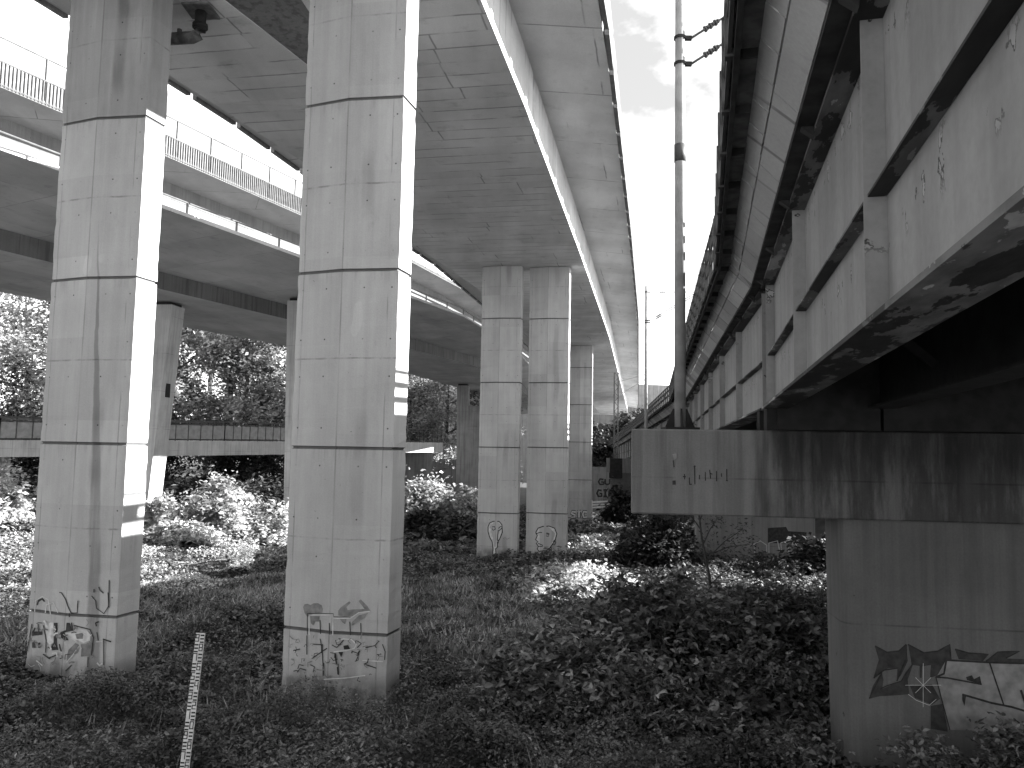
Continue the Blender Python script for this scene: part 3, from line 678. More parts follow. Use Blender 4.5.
# ------------------------------------------------------------------ far crossing viaduct
fv = empty('far_viaduct', (20, 185, -6), 'distant grey viaduct crossing behind where the main viaduct and railway bridge meet', 'viaduct')
b = MB(); b.hexa([(-30, 205, 10.5), (75, 180, 9.5), (75, 192, 9.5), (-30, 217, 10.5), (-30, 205, 19), (75, 180, 15), (75, 192, 15), (-30, 217, 19)]); o = b.build('box_girder', M['band'], fv); o.location = (-20, -185, 6)
b = MB(); b.hexa([(-30, 177, -7.5), (75, 171, -7.5), (75, 180, -7.5), (-30, 186, -7.5), (-30, 177, 9.), (75, 171, 8.), (75, 180, 8.), (-30, 186, 9.)]); o = b.build('retaining_wall', M['dark_concrete'], fv); o.location = (-20, -185, 6)
for x in (-8, 14, 26, 48):
    b = MB(); b.box(x - 1.5, x + 1.5, 190, 192, -7, 13); o = b.build('column', M['band'], fv); o.location = (-20, -185, 6)

# ------------------------------------------------------------------ railway bridge (B)
ZF, ZB, ZWT, ZD = .67, 1.41, 2.43, 2.56
DZ = [0, 0, -.2, -.7, -1.2, -1.8, -2.4]
TRAN = [.2413, .1725, .09, .085, .07, .06]
NODE = [(.2413 * -12 + .99, -12.)]
Yc = [11.4, 38.2, 65.4, 92.5, 120, 147]
for tn, y in zip(TRAN, Yc): NODE.append((NODE[-1][0] + tn * (y - NODE[-1][1]), y))
OFFG = [0, 1.35, 4.2, 5.55]
def bridge_span(p, q_, label, detail, dz0=0., dz1=0.):
    L_ = math.dist(p, q_); a = -math.atan2(q_[0] - p[0], q_[1] - p[1])
    root = empty('bridge_span', (p[0], p[1], ZF + dz0), label, 'bridge span', 'steel spans of the railway bridge', a)
    root.rotation_euler = (math.atan2(dz1 - dz0, L_), 0, a)
    def part(bb, name, m, par=None):
        o = bb.build(name, m, par or root); o.location = (0, 0, -ZF) if par is None else (0, 0, 0); return o
    y0, y1 = .12, L_ - .12
    for gi, ox in enumerate(OFFG):
        near = gi == 0
        bb = MB()
        bb.box(ox - .008, ox + .008, y0, y1, ZF + .03, ZWT - .03)
        g_ = part(bb, 'main_girder', M['girder'] if near or gi == 3 else M['girder_dark'])  # inner girders take the near-black copy, their shade painted in
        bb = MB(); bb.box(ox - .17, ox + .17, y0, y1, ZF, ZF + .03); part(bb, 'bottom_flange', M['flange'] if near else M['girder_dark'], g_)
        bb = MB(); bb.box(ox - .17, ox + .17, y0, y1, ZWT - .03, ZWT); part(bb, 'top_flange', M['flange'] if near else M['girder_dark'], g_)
        if near:
            bb = MB(); n_ = max(1, int(round(L_ / 3.5))) 
            ks = [(11.4 + 12) / 1.0]; st = []
            k = 0
            yy = (4.15 + 12) * 1.031 if detail == 1 else 3.2
            st = []
            if detail == 1:
                z_ = yy
                while z_ > 0: st.append(z_); z_ -= 3.52
                z_ = yy + 3.52
                while z_ < L_: st.append(min(z_, L_ - .2)); z_ += 3.52
            else:
                z_ = .2
                while z_ < L_: st.append(z_); z_ += 3.6 if detail == 2 else 3.8
            st = sorted(st); ed = [y0] + st + [y1]
            for ya, yb in zip(ed, ed[1:]):
                if yb - ya > .1: bb.box(ox - .105, ox - .009, ya + .007, yb - .007, ZB - .008, ZB + .008)
            part(bb, 'stiffening_rib', M['flange'], g_)
            for s_ in st:
                bb = MB(); bb.box(ox - .125, ox - .0085, s_ - .006, s_ + .006, ZF + .031, ZWT - .031); part(bb, 'stiffener', M['girder'], g_)
    bb = MB(); bb.box(-.295, OFFG[-1] + .295, .01, L_ - .01, ZWT + .003, ZD + .1)
    for s_ in np.arange(.6, L_, 1.76): bb.hexa([(-.26, s_ - .04, ZWT - .01), (-.172, s_ - .04, ZWT - .08), (-.172, s_ + .04, ZWT - .08), (-.26, s_ + .04, ZWT - .01), (-.26, s_ - .04, ZWT), (-.172, s_ - .04, ZWT), (-.172, s_ + .04, ZWT), (-.26, s_ + .04, ZWT)])
    part(bb, 'deck_plate', M['deck_dark'])
    # cross frames between the girders, and end frames made deep to shut out light
    if detail == 1:
        for s_ in np.arange(3.5, L_ - 2, 3.5):
            for xa, xb in zip(OFFG, OFFG[1:]):
                bb = MB(); bb.bar((xa + .02, s_, ZF + .25), (xb - .02, s_, ZWT - .2), .08, .08); bb.bar((xa + .02, s_ + .04, ZWT - .25), (xb - .02, s_ + .04, ZF + .3), .08, .08); part(bb, 'cross_frame', M['girder_dark'])
    for s_ in (.35, L_ - .35):
        for xa, xb in zip(OFFG, OFFG[1:]): bb = MB(); bb.box(xa + .02, xb - .02, s_ - .05, s_ + .05, .372, ZWT - .05); part(bb, 'end_frame', M['girder_dark'])
    for sgn in (1, -1):
        X = (lambda v: v) if sgn == 1 else (lambda v: OFFG[-1] - v)
        def pan(bb, xa, za, xb, zb_, th, ya, yb):
            nx, nz = -(zb_ - za), (xb - xa); l = math.hypot(nx, nz); nx, nz = nx / l * th, nz / l * th
            P_ = [(X(xa), ya, za), (X(xb), ya, zb_), (X(xb - nx), ya, zb_ - nz), (X(xa - nx), ya, za - nz)]
            bb.loft([P_, [(u_, yb, w_) for u_, _, w_ in P_]])
        bb = MB(); pl = 1.5
        ys = np.arange(0.02, L_ - .3, pl)
        for ya in ys:
            yb = min(ya + pl - .012, L_ - .02)
            pan(bb, -.30, 2.47, -.465, 2.65, .05, ya, yb); 
        for yq in np.arange(0.02, L_ - .3, .46):
            j_ = random.uniform(-.006, .006); pan(bb, -.475 + j_, 2.664, -.59 + j_, 2.79, .045, yq, min(yq + .445, L_ - .02))
        fa = part(bb, 'fascia', M['fascia'])
        bb = MB(); bb.box(min(X(-.80), X(-.40)), max(X(-.80), X(-.40)), .01, L_ - .01, 2.80, 2.83); bb.box(min(X(-.36), X(-.29)), max(X(-.36), X(-.29)), .02, L_ - .02, ZD + .11, 2.795)
        part(bb, 'walkway', M['pipe'])
        bb = MB(); bb.box(min(X(-.76), X(-.72)), max(X(-.76), X(-.72)), .03, L_ - .03, 2.71, 2.798)
        for s_ in np.arange(.15, L_ - .1, .92): bb.box(min(X(-.715), X(-.6)), max(X(-.715), X(-.6)), s_ - .008, s_ + .008, 2.73, 2.798)
        part(bb, 'edge_bearer', M['deck_dark'])
        bb = MB(); xx = X(-.79)
        for s_ in np.arange(.15, L_, .92): bb.box(xx - .03, xx + .03, s_ - .035, s_ + .035, 2.74, 3.53)
        for za, zb_ in ((2.76, 2.82), (3.02, 3.13), (3.27, 3.37), (3.51, 3.57)): bb.box(xx - .014, xx + .014, .03, L_ - .03, za, zb_)
        rng = random.Random(int(p[1] * 7) + sgn)
        for s_ in np.arange(.15, L_ - 1, .92):
            if rng.random() < .4: z_ = rng.choice([2.82, 3.13, 3.37]); bb.box(xx - .008, xx + .008, s_ + .1, s_ + .5, z_ - .005, z_ + .145)
        part(bb, 'railing', M['rail_dark'])
    # track bed on top
    bb = MB(); bb.box(.1, OFFG[-1] - .1, .01, L_ - .01, ZD + .103, ZD + .3); part(bb, 'ballast_bed', M['deck_dark'])
    bb = MB()
    for cx in (1.2, 4.35):
        for d_ in (-.72, .72): bb.box(cx + d_ - .035, cx + d_ + .035, .01, L_ - .01, ZD + .31, ZD + .46)
    part(bb, 'rail', M['steel'])
    return root
SPL = ['nearest steel railway span overhead at right with flaking grey girder', 'second steel railway span beyond the nearest pier and its tall mast', 'third railway span curving away behind the second mast', 'fourth railway span low in the distance under the far viaduct', 'fifth railway span, farthest but one along the curving bridge', 'last railway span seen at the far end of the bridge']
for i, (p, q_) in enumerate(zip(NODE, NODE[1:])): bridge_span(p, q_, SPL[i], 1 if i == 0 else 2 if i == 1 else 3, DZ[i], DZ[i + 1])

def bridge_pier(node, yaw, zt, zbot, zfoot, label, xo=(-2.0, 7.4), wl=(.86, 6.1), yfront=-.45, dz=0., wall='pierwall'):
    zt += dz; zbot += dz
    x, y = node; root = empty('bridge_pier', (x, y, zfoot), label, 'bridge pier', 'piers of the railway bridge', math.radians(yaw))
    b = MB()
    prof = lambda X_: [(X_, yfront, zbot + .02), (X_, yfront + .02, zbot), (X_, .65, zbot), (X_, .65, zt), (X_, yfront + .02, zt), (X_, yfront, zt - .02)]
    b.loft([prof(xo[0]), prof(xo[1])]); o = b.build('pier_cap', M['cap'], root); o.location = (0, 0, -zfoot)
    b = MB(); r = .16; yf = yfront + .12; yb = .52
    def ring(z, t=0.): return [(wl[0] - t, yf + r, z), (wl[0] + r * .3 - t, yf + r * .3, z), (wl[0] + r - t, yf, z), (wl[1], yf, z), (wl[1], yb, z), (wl[0] - t, yb, z)]
    b.loft([ring(zfoot), ring(zfoot + 1.0, 0.03), ring(zbot - .002, .06)]); o = b.build('pier_wall', M[wall], root); o.location = (0, 0, -zfoot)
    for ox in OFFG:
        for yy in (-.2, .4): b = MB(); b.box(ox - .15, ox + .15, yy - .12, yy + .12, zt, ZF + dz - .004); o = b.build('bearing', M['girder_dark'], root); o.location = (0, 0, -zfoot)
    return root
YAW = -8
PB1 = bridge_pier(NODE[1], YAW, .36, -.82, -4.7, 'nearest railway pier at right with large dark and silver graffiti letters')
PB2 = bridge_pier((NODE[2][0], NODE[2][1]), -8, .36, -.82, -5.6, 'second railway pier seen small beneath the nearest pier cap', wl=(.45, 5.75), dz=-.2, wall='pierwall_lit')
PB3 = bridge_pier(NODE[3], -6, .36, -.82, -6.4, 'third railway pier overgrown with ivy in the distance', (-3.0, 7.4), (-2.6, 5.9), dz=-.7)
for nd, tx, dz_ in zip(NODE[4:6], ('fourth', 'fifth'), DZ[4:6]): bridge_pier(nd, -5, .36, -.82, -6.6, dz=dz_, label=tx + ' railway pier counted from the camera, far along the curve')
# face plane of a pier, for its paint marks
def bplane(P, node, yoff):
    a = math.radians(YAW); n = np.array([math.sin(a), -math.cos(a), 0.]); c = np.array([node[0], node[1], 0.]) - n * yoff
    return (c, n, None)
# writing on the cap
q = sc(640, 440, 7.877); p = Paint([bplane(PB1, NODE[1], -.45)], PB1, .004)
for s_ in (((338, 288), (362, 290)), ((350, 268), (352, 310)), ((388, 295), (390, 352)), ((390, 350), (408, 348)), ((430, 200), (432, 350)), ((422, 212), (438, 205)), ((468, 275), (468, 310)), ((514, 252), (515, 320)), ((548, 235), (556, 305)), ((552, 262), (570, 270)), ((602, 245), (603, 325)), ((640, 262), (642, 290)), ((682, 228), (684, 322)), ((676, 318), (692, 322))): p.stroke(q(*s_), 1.0, 'spray_black')
p.stroke(q((262, 160), (268, 215)), 1.3, 'spray_dark'); p.fill(q((255, 320), (280, 318), (282, 352), (255, 352)), 'spray_dark'); p.fill(q((255, 110), (290, 105), (290, 140), (270, 155)), 'spray_silver')
p.build('graffiti', 'row of black sprayed vertical strokes')
# big piece on the near pier wall
q = sc(820, 620, 5.02); p = Paint([bplane(PB1, NODE[1], -.33)], PB1, .004)
p.fill(q((275, 132), (335, 165), (390, 158), (432, 125), (440, 205), (410, 270), (385, 305), (388, 240), (340, 242), (268, 290), (285, 230), (295, 200)), 'spray_dark')
p.fill(q((310, 262), (318, 300), (312, 345), (405, 305), (428, 262), (468, 215), (440, 300), (448, 372), (380, 378), (300, 382), (245, 395), (265, 330), (290, 290)), 'spray_dark')
p.fill(q((442, 125), (520, 165), (590, 158), (650, 125), (658, 205), (625, 215), (612, 268), (580, 280), (552, 290), (556, 225), (512, 232), (510, 290), (500, 290), (500, 230), (460, 225)), 'spray_dark')
p.fill(q((450, 330), (560, 320), (602, 395), (560, 425), (475, 390)), 'spray_dark'); p.fill(q((555, 430), (615, 420), (640, 560), (555, 545)), 'spray_dark')
p.fill(q((676, 146), (745, 166), (842, 170), (818, 205), (695, 196)), 'spray_dark'); p.fill(q((832, 206), (892, 162), (1000, 155), (935, 192), (1130, 200), (1130, 225)), 'spray_dark')
p.fill(q((582, 288), (632, 200), (850, 210), (1120, 220), (1120, 600), (900, 560), (645, 550)), 'spray_silver')
for s_, wd in ((((275, 130), (335, 162), (395, 155), (432, 122)), 1.6), (((432, 122), (432, 190), (385, 305)), 1.5), (((440, 122), (520, 164), (590, 156), (650, 122), (655, 200)), 1.6), (((628, 200), (850, 212), (1120, 220)), 1.9), (((578, 285), (640, 290), (810, 322)), 1.6), (((580, 285), (610, 400), (650, 550)), 1.0), (((848, 210), (920, 425)), 1.5), (((712, 372), (860, 415), (960, 435), (1110, 480)), 2.0), (((676, 145), (745, 165), (842, 170), (810, 206)), 1.4), (((830, 206), (890, 160), (1000, 155), (930, 190)), 1.4), (((632, 200), (620, 268), (580, 285)), 2.0), (((268, 290), (320, 250), (388, 240)), 1.2), (((1005, 350), (1030, 420)), 2.2), (((300, 345), (330, 330), (405, 305), (465, 215)), 1.), (((245, 392), (310, 262)), .9)): p.stroke(q(*s_), wd, 'spray_black')
p.fill(q((730, 285), (760, 275), (770, 295), (800, 280), (808, 320), (735, 300)), 'spray_black'); p.fill(q((712, 372), (730, 380), (722, 430), (712, 400)), 'spray_black')
for a in range(8):
    an = a * math.pi / 4; r_ = 110 if a % 4 == 2 else 90 if a % 2 == 0 else 55
    p.stroke(q((515, 325), (515 + r_ * math.cos(an), 325 + r_ * math.sin(an))), .45, 'spray_light')
p.stroke(q((440, 370), (480, 400), (545, 425), (580, 395)), .5, 'spray_light')
p.build('graffiti', 'dark wildstyle letters and silver block letters with white star')
# second pier
q = sc(640, 500, 4.655); p = Paint([bplane(PB2, NODE[2], -.33)], PB2, .01)
p.fill(q((595, 130), (680, 125), (690, 145), (775, 150), (775, 205), (595, 200)), 'spray_dark')
for s_ in (((535, 260), (530, 205), (560, 190), (590, 210), (590, 255)), ((600, 250), (600, 200), (640, 190), (650, 240)), ((660, 240), (655, 200), (700, 185), (720, 190), (690, 215), (695, 262), (715, 270))): p.stroke(q(*s_), .9, 'spray_light')
p.build('graffiti', 'dark block with pale outlined letters')

# ------------------------------------------------------------------ catenary masts
def mast(base, top, r0, label, arms, detail=True):
    x, y, z = base; root = empty('catenary_mast', base, label, 'mast', 'masts along the railway bridge')
    b = MB(); b.tube([(0, 0, .03), (0, 0, (top - z) * .5), (0, 0, top - z)], [r0, r0 * .92, r0 * .8], 16); b.build('pole', M['mast'], root, True)
    b = MB(); b.box(-.24, .24, -.2, .2, 0, .035)
    for an in range(4): c, s_ = math.cos(an * math.pi / 2), math.sin(an * math.pi / 2); b.hexa([(c * r0 - s_ * .01, s_ * r0 + c * .01, .036), (c * (r0 + .13) - s_ * .01, s_ * (r0 + .13) + c * .01, .036), (c * (r0 + .13) + s_ * .01, s_ * (r0 + .13) - c * .01, .036), (c * r0 + s_ * .01, s_ * r0 - c * .01, .036), (c * r0 - s_ * .01, s_ * r0 + c * .01, .3), (c * (r0 + .02) - s_ * .01, s_ * (r0 + .02) + c * .01, .3), (c * (r0 + .02) + s_ * .01, s_ * (r0 + .02) - c * .01, .3), (c * r0 + s_ * .01, s_ * r0 - c * .01, .3)])
    b.build('base_plate', M['girder_dark'], root)
    if detail:
        b = MB(); zz = 4.43; b.tube([(0, 0, zz - z - .13), (0, 0, zz - z + .13)], r0 * 1.04, 16); b.build('band', M['rail_dark'], root, True)
    for (za, dx, dz, ins) in arms:
        b = MB(); b.tube([(0, 0, za - z - .02), (0, 0, za - z + .02)], r0 * 1.1, 14); b.box(r0 * .9, r0 + .09, -.025, .025, za - z - .03, za - z + .03); b.build('bracket', M['girder_dark'], root)
        b = MB(); p0 = np.array([r0 + .08, 0, za - z]); p1 = p0 + np.array([dx, -.05, dz]); b.tube([p0, p1], .018, 8); arm = b.build('arm', M['fence'], root, True)
        b = MB(); l = np.linalg.norm(p1 - p0); d = (p1 - p0) / l
        for i in range(6): c = p0 + d * (ins + i * .045); b.tube([c, c + d * .02], .05 if i % 2 == 0 else .035, 10)
        b.build('insulator', M['porcelain'], arm)
    return root
mb1 = at_y(680, 429, 11.45)
mast((mb1[0], mb1[1] , .36), 9.0, .082, 'tall grey mast standing on the nearest pier cap against the sky', [(6.2, 2.6, 1.75, .25), (5.8, 2.6, 1.75, .25), (7.8, 2.8, .1, .4)])
m2 = at_y(646, 400, NODE[2][1] + .05)
mast((m2[0], m2[1], .16), 8.15, .085, 'second mast farther along the railway bridge, seen left of the tall near mast', [(7.85, 3.2, .05, .5), (6.35, 3.0, 1.9, .4), (6.45, 3.0, 1.9, .4)], False)
m3 = at_y(616, 420, NODE[3][1])
lm = empty('lattice_mast', (m3[0], m3[1], -.34), 'thin lattice mast standing past the second mast where the bridge curves', 'mast')
for s_ in (-.16, .16):
    b = MB()
    for t_ in (-.16, .16): b.box(s_ - .03, s_ + .03, t_ - .03, t_ + .03, 0, 7.0)
    b.build('upright', M['fence'], lm)
b = MB()
for k in range(17): sg_ = 1 if k % 2 else -1; b.bar((-.16 * sg_, -.16, .2 + k * .4), (.16 * sg_, -.16, .6 + k * .4), .04, .04)
b.build('lacing', M['fence'], lm)
b = MB(); b.tube([(0, 0, 6.2), (3.4, .2, 7.2)], .03, 6); b.tube([(0, 0, 5.), (3.0, .2, 6.9)], .025, 6); b.build('arm', M['steel'], lm)
b = MB(); b.box(-.5, .5, -.3, .3, -1.6, -.003); b.build('footing', M['girder_dark'], lm)
# contact wire strung between the masts
b = MB(); wp = [(NODE[0][0] + 1.2, -12, 7.9), (mb1[0] + 2.8, 11.45, 7.9), (m2[0] + 3., m2[1], 7.9), (m3[0] + 3.2, m3[1], 7.3)]
pts = []
for a, c in zip(wp, wp[1:]):
    for t in np.linspace(0, 1, 10, endpoint=False): pp = lerp(np.array(a), np.array(c), t); pp[2] -= .5 * 4 * t * (1 - t); pts.append(pp)
b.tube(pts, .008, 5); tag(b.build('contact_wire', M['steel']), 'thin overhead wire strung between the railway masts', 'wire')

# ------------------------------------------------------------------ far graffiti wall and gauge board
gw = empty('graffiti_wall', (9.2, 80, -6.5), 'small dark wall with black and pale letters far between the pillar and the railway pier', 'wall')
b = MB(); b.box(-2.2, 2.2, -.15, .15, 0, 5.2); b.build('wall_panel', M['dark_concrete'], gw)
p = Paint([(np.array([9.2, 79.85, 0]), np.array([0, -1., 0]), None)], gw, .01)
letters(p, 'GIF', 597, 490, 4.6, 6.5, 1.4, 3.6, 'spray_silver'); letters(p, 'GIF', 597, 490, 4.6, 6.5, 1.4, 2.2, 'spray_black'); letters(p, 'GU', 598.5, 479, 5., 5.5, 1.6, 1.8, 'spray_black')
p.build('graffiti', 'letters GU above thick black GIF')
for k in range(3):
    p0 = at_y(594, 502.5 + 2.4 * k, 76.); p1 = at_y(613, 501.3 + 2.4 * k, 76.)
b = MB()
for k in range(3): b.bar(at_y(590, 502.5 + 2.6 * k, 76.), at_y(614, 501.0 + 2.6 * k, 76.), .06, .13)
for px in (592, 612): a_ = at_y(px, 500, 76.08); b.box(a_[0] - .05, a_[0] + .05, a_[1], a_[1] + .08, -6.4, a_[2])
tag(b.build('board_fence', M['light_concrete']), 'three pale horizontal boards of a low fence below the graffiti wall', 'fence')

gt, gb = at_y(200.5, 633, 9.1), at_y(180.5, 800, 8.8)
ax = gb - gt; ln_ = np.linalg.norm(ax); ax /= ln_
GY = np.cross(ax, [1., 0, 0]); GY = np.cross(np.cross(ax, np.array([0, 1., 0])), ax); nrm = GY / np.linalg.norm(GY); 
if nrm[1] > 0: nrm = -nrm
rt = np.cross(-ax, -nrm); rt /= np.linalg.norm(rt)
if rt[0] < 0: rt = -rt
gz = float(ground_z(gb[0], gb[1])) ; Lg = (gt[2] - gz) / -ax[2] + .3
foot = gt + ax * Lg
ga = empty('gauge_board', tuple(foot), 'tilted white measuring staff with black numerals standing in the foreground weeds', 'measuring staff')
def gp(u, d, o_=0.): return tuple(gt + rt * u + ax * d + nrm * o_ - foot)
b = MB(); W_ = .049
b.hexa([gp(-W_, Lg, 0), gp(W_, Lg, 0), gp(W_, Lg, -.02), gp(-W_, Lg, -.02), gp(-W_, 0, 0), gp(W_, 0, 0), gp(W_, 0, -.02), gp(-W_, 0, -.02)]); b.build('board', M['board'], ga)
SEG = {0: 'abcdef', 1: 'bc', 2: 'abged', 3: 'abgcd', 4: 'fgbc', 5: 'afgcd', 6: 'afgedc', 7: 'abc', 8: 'abcdefg', 9: 'abcdfg'}
SP = {'a': (0, 0, 1, 0), 'b': (1, 0, 1, .5), 'c': (1, .5, 1, 1), 'd': (0, 1, 1, 1), 'e': (0, .5, 0, 1), 'f': (0, 0, 0, .5), 'g': (0, .5, 1, .5)}
b = MB()
def gq(u0, u1, d0, d1): b.add([gp(u0, d1, .002), gp(u1, d1, .002), gp(u1, d0, .002), gp(u0, d0, .002)], [(0, 1, 2, 3)])
k = 0; d = .005
while d < Lg - .12:
    s_ = 1 if k % 2 else -1
    ua = -W_ * .9 if s_ < 0 else W_ * .12
    # numeral
    for sg in SEG[(9 - k) % 10]:
        x0, y0, x1, y1 = SP[sg]; u0, u1 = ua + x0 * .034, ua + x1 * .034; v0, v1 = d + .012 + y0 * .07, d + .012 + y1 * .07
        gq(min(u0, u1) - .005, max(u0, u1) + .005, min(v0, v1) - .005, max(v0, v1) + .005)
    # comb bars on the other side
    ub = W_ * .1 if s_ < 0 else -W_ * .95
    for j in range(3): gq(ub, ub + .042, d + .012 + j * .036, d + .028 + j * .036)
    k += 1; d += .1
b.build('scale_marks', M['spray_black'], ga)

# ------------------------------------------------------------------ vegetation
def leaf_mesh(name, C, S, mat, parent=None, up=.7, fold=.22, asp=.55):
    """many small four-cornered folded leaves"""
    C = np.asarray(C, np.float32); n = len(C); S = np.broadcast_to(np.asarray(S, np.float32), (n,))[:, None]
    N = RNG.normal(0, 1, (n, 3)); N[:, 2] = np.abs(N[:, 2]) + up * 2; N /= np.linalg.norm(N, axis=1)[:, None]
    R = RNG.normal(0, 1, (n, 3)); U = np.cross(N, R); U /= np.linalg.norm(U, axis=1)[:, None] + 1e-9; V = np.cross(N, U)
    q_ = np.stack([C - U * S, C + V * S * asp + N * S * fold, C + U * S, C - V * S * asp + N * S * fold], 1).reshape(-1, 3)
    me = bpy.data.meshes.new(name); me.vertices.add(4 * n); me.vertices.foreach_set('co', q_.astype(np.float32).ravel())
    me.loops.add(4 * n); me.loops.foreach_set('vertex_index', np.arange(4 * n, dtype=np.int32))
    me.polygons.add(n); me.polygons.foreach_set('loop_start', np.arange(0, 4 * n, 4, dtype=np.int32)); me.polygons.foreach_set('loop_total', np.full(n, 4, np.int32))
    me.materials.append(mat); me.update(); me.validate()
    o = bpy.data.objects.new(name, me); COL.objects.link(o)
    if parent: o.parent = parent
    return o
def leaflet_mesh(name, C, S, mat, parent=None, up=.5):
    C = np.asarray(C, np.float32); n0 = len(C); S = np.broadcast_to(np.asarray(S, np.float32), (n0,))
    N = RNG.normal(0, 1, (n0, 3)); N[:, 2] = np.abs(N[:, 2]) + up * 2; N /= np.linalg.norm(N, axis=1)[:, None]
    U = np.cross(N, RNG.normal(0, 1, (n0, 3))); U /= np.linalg.norm(U, axis=1)[:, None] + 1e-9; V = np.cross(N, U)
    parts = []
    for an in (0., 1.25, -1.25):
        s_ = (S * (1. if an == 0 else .82))[:, None]; u = U * math.cos(an) + V * math.sin(an); v = np.cross(N, u)
        nn_ = N + RNG.normal(0, .22, (n0, 3)); nn_ /= np.linalg.norm(nn_, axis=1)[:, None]
        w_ = RNG.uniform(.8, 1.15, (n0, 1))
        prof = ((.12, 0, 0), (.55, .42, .10), (1.1, .50, .10), (1.65, .26, -.05), (2.1, 0, -.28), (1.65, -.26, -.05), (1.1, -.50, .10), (.55, -.42, .10))
        parts.append(np.stack([C + u * s_ * a + v * s_ * b_ * w_ + nn_ * s_ * c for a, b_, c in prof], 1))
    q_ = np.concatenate(parts, 0).reshape(-1, 3).astype(np.float32); n = 3 * n0
    me = bpy.data.meshes.new(name); me.vertices.add(8 * n); me.vertices.foreach_set('co', q_.ravel())
    base = (np.arange(n, dtype=np.int32) * 8)[:, None]
    quad = np.array([0, 1, 2, 3, 4, 4, 4, 4], np.int32)
    idx = np.concatenate([base + np.array([[0, 1, 2, 3, 4]]), base + np.array([[0, 4, 5, 6, 7]])], 1).astype(np.int32)
    me.loops.add(10 * n); me.loops.foreach_set('vertex_index', idx.ravel())
    me.polygons.add(2 * n); me.polygons.foreach_set('loop_start', np.arange(0, 10 * n, 5, dtype=np.int32)); me.polygons.foreach_set('loop_total', np.full(2 * n, 5, np.int32))
    me.materials.append(mat); me.update(); me.validate()
    o = bpy.data.objects.new(name, me); COL.objects.link(o)
    if parent: o.parent = parent
    return o
def vnoise(x, y, seed=0):
    r = np.random.default_rng(seed); t = r.random((64, 64)); xi = np.floor(x).astype(int); yi = np.floor(y).astype(int); fx = x - xi; fy = y - yi
    fx = fx * fx * (3 - 2 * fx); fy = fy * fy * (3 - 2 * fy); g = lambda i, j: t[i % 64, j % 64]
    return (g(xi, yi) * (1 - fx) + g(xi + 1, yi) * fx) * (1 - fy) + (g(xi, yi + 1) * (1 - fx) + g(xi + 1, yi + 1) * fx) * fy
FOOT = [F1, F2, F3, F4, F5]
def free(x, y):
    k = np.ones(len(x), bool)
    for F in FOOT:
        dx = x - F['c'][0]; dy = y - F['c'][1]; a = dx * F['u'][0] + dy * F['u'][1]; c = dx * F['n'][0] + dy * F['n'][1]
        k &= ~((np.abs(a) < 1.0) & (c > -.16) & (c < .86))
    return k
def cover_height(x, y):
    h = .03 + .40 * vnoise(x * .45, y * .45, 1) ** 1.5 + .55 * vnoise(x * 1.2, y * 1.5, 2) ** 2.2 + .26 * vnoise(x * 3.1, y * 3.6, 3) ** 2
    h = h * (1 - .6 * sstep(3.2, 4.5, x) * (1 - sstep(11.5, 14, y)))
    near = np.clip(1 - np.minimum(np.hypot((x + 2.9) / 1.2, (y - 13.0) / 1.3), np.hypot((x + 7.7) / 1.2, (y - 14.) / 1.3)) / 2.2, 0, 1) ** .6
    h = .10 * near + h * (1 - .6 * near)
    mid = sstep(18, 24, y) * (1 - sstep(-4, 2, x))
    return h * (1 - .55 * mid)
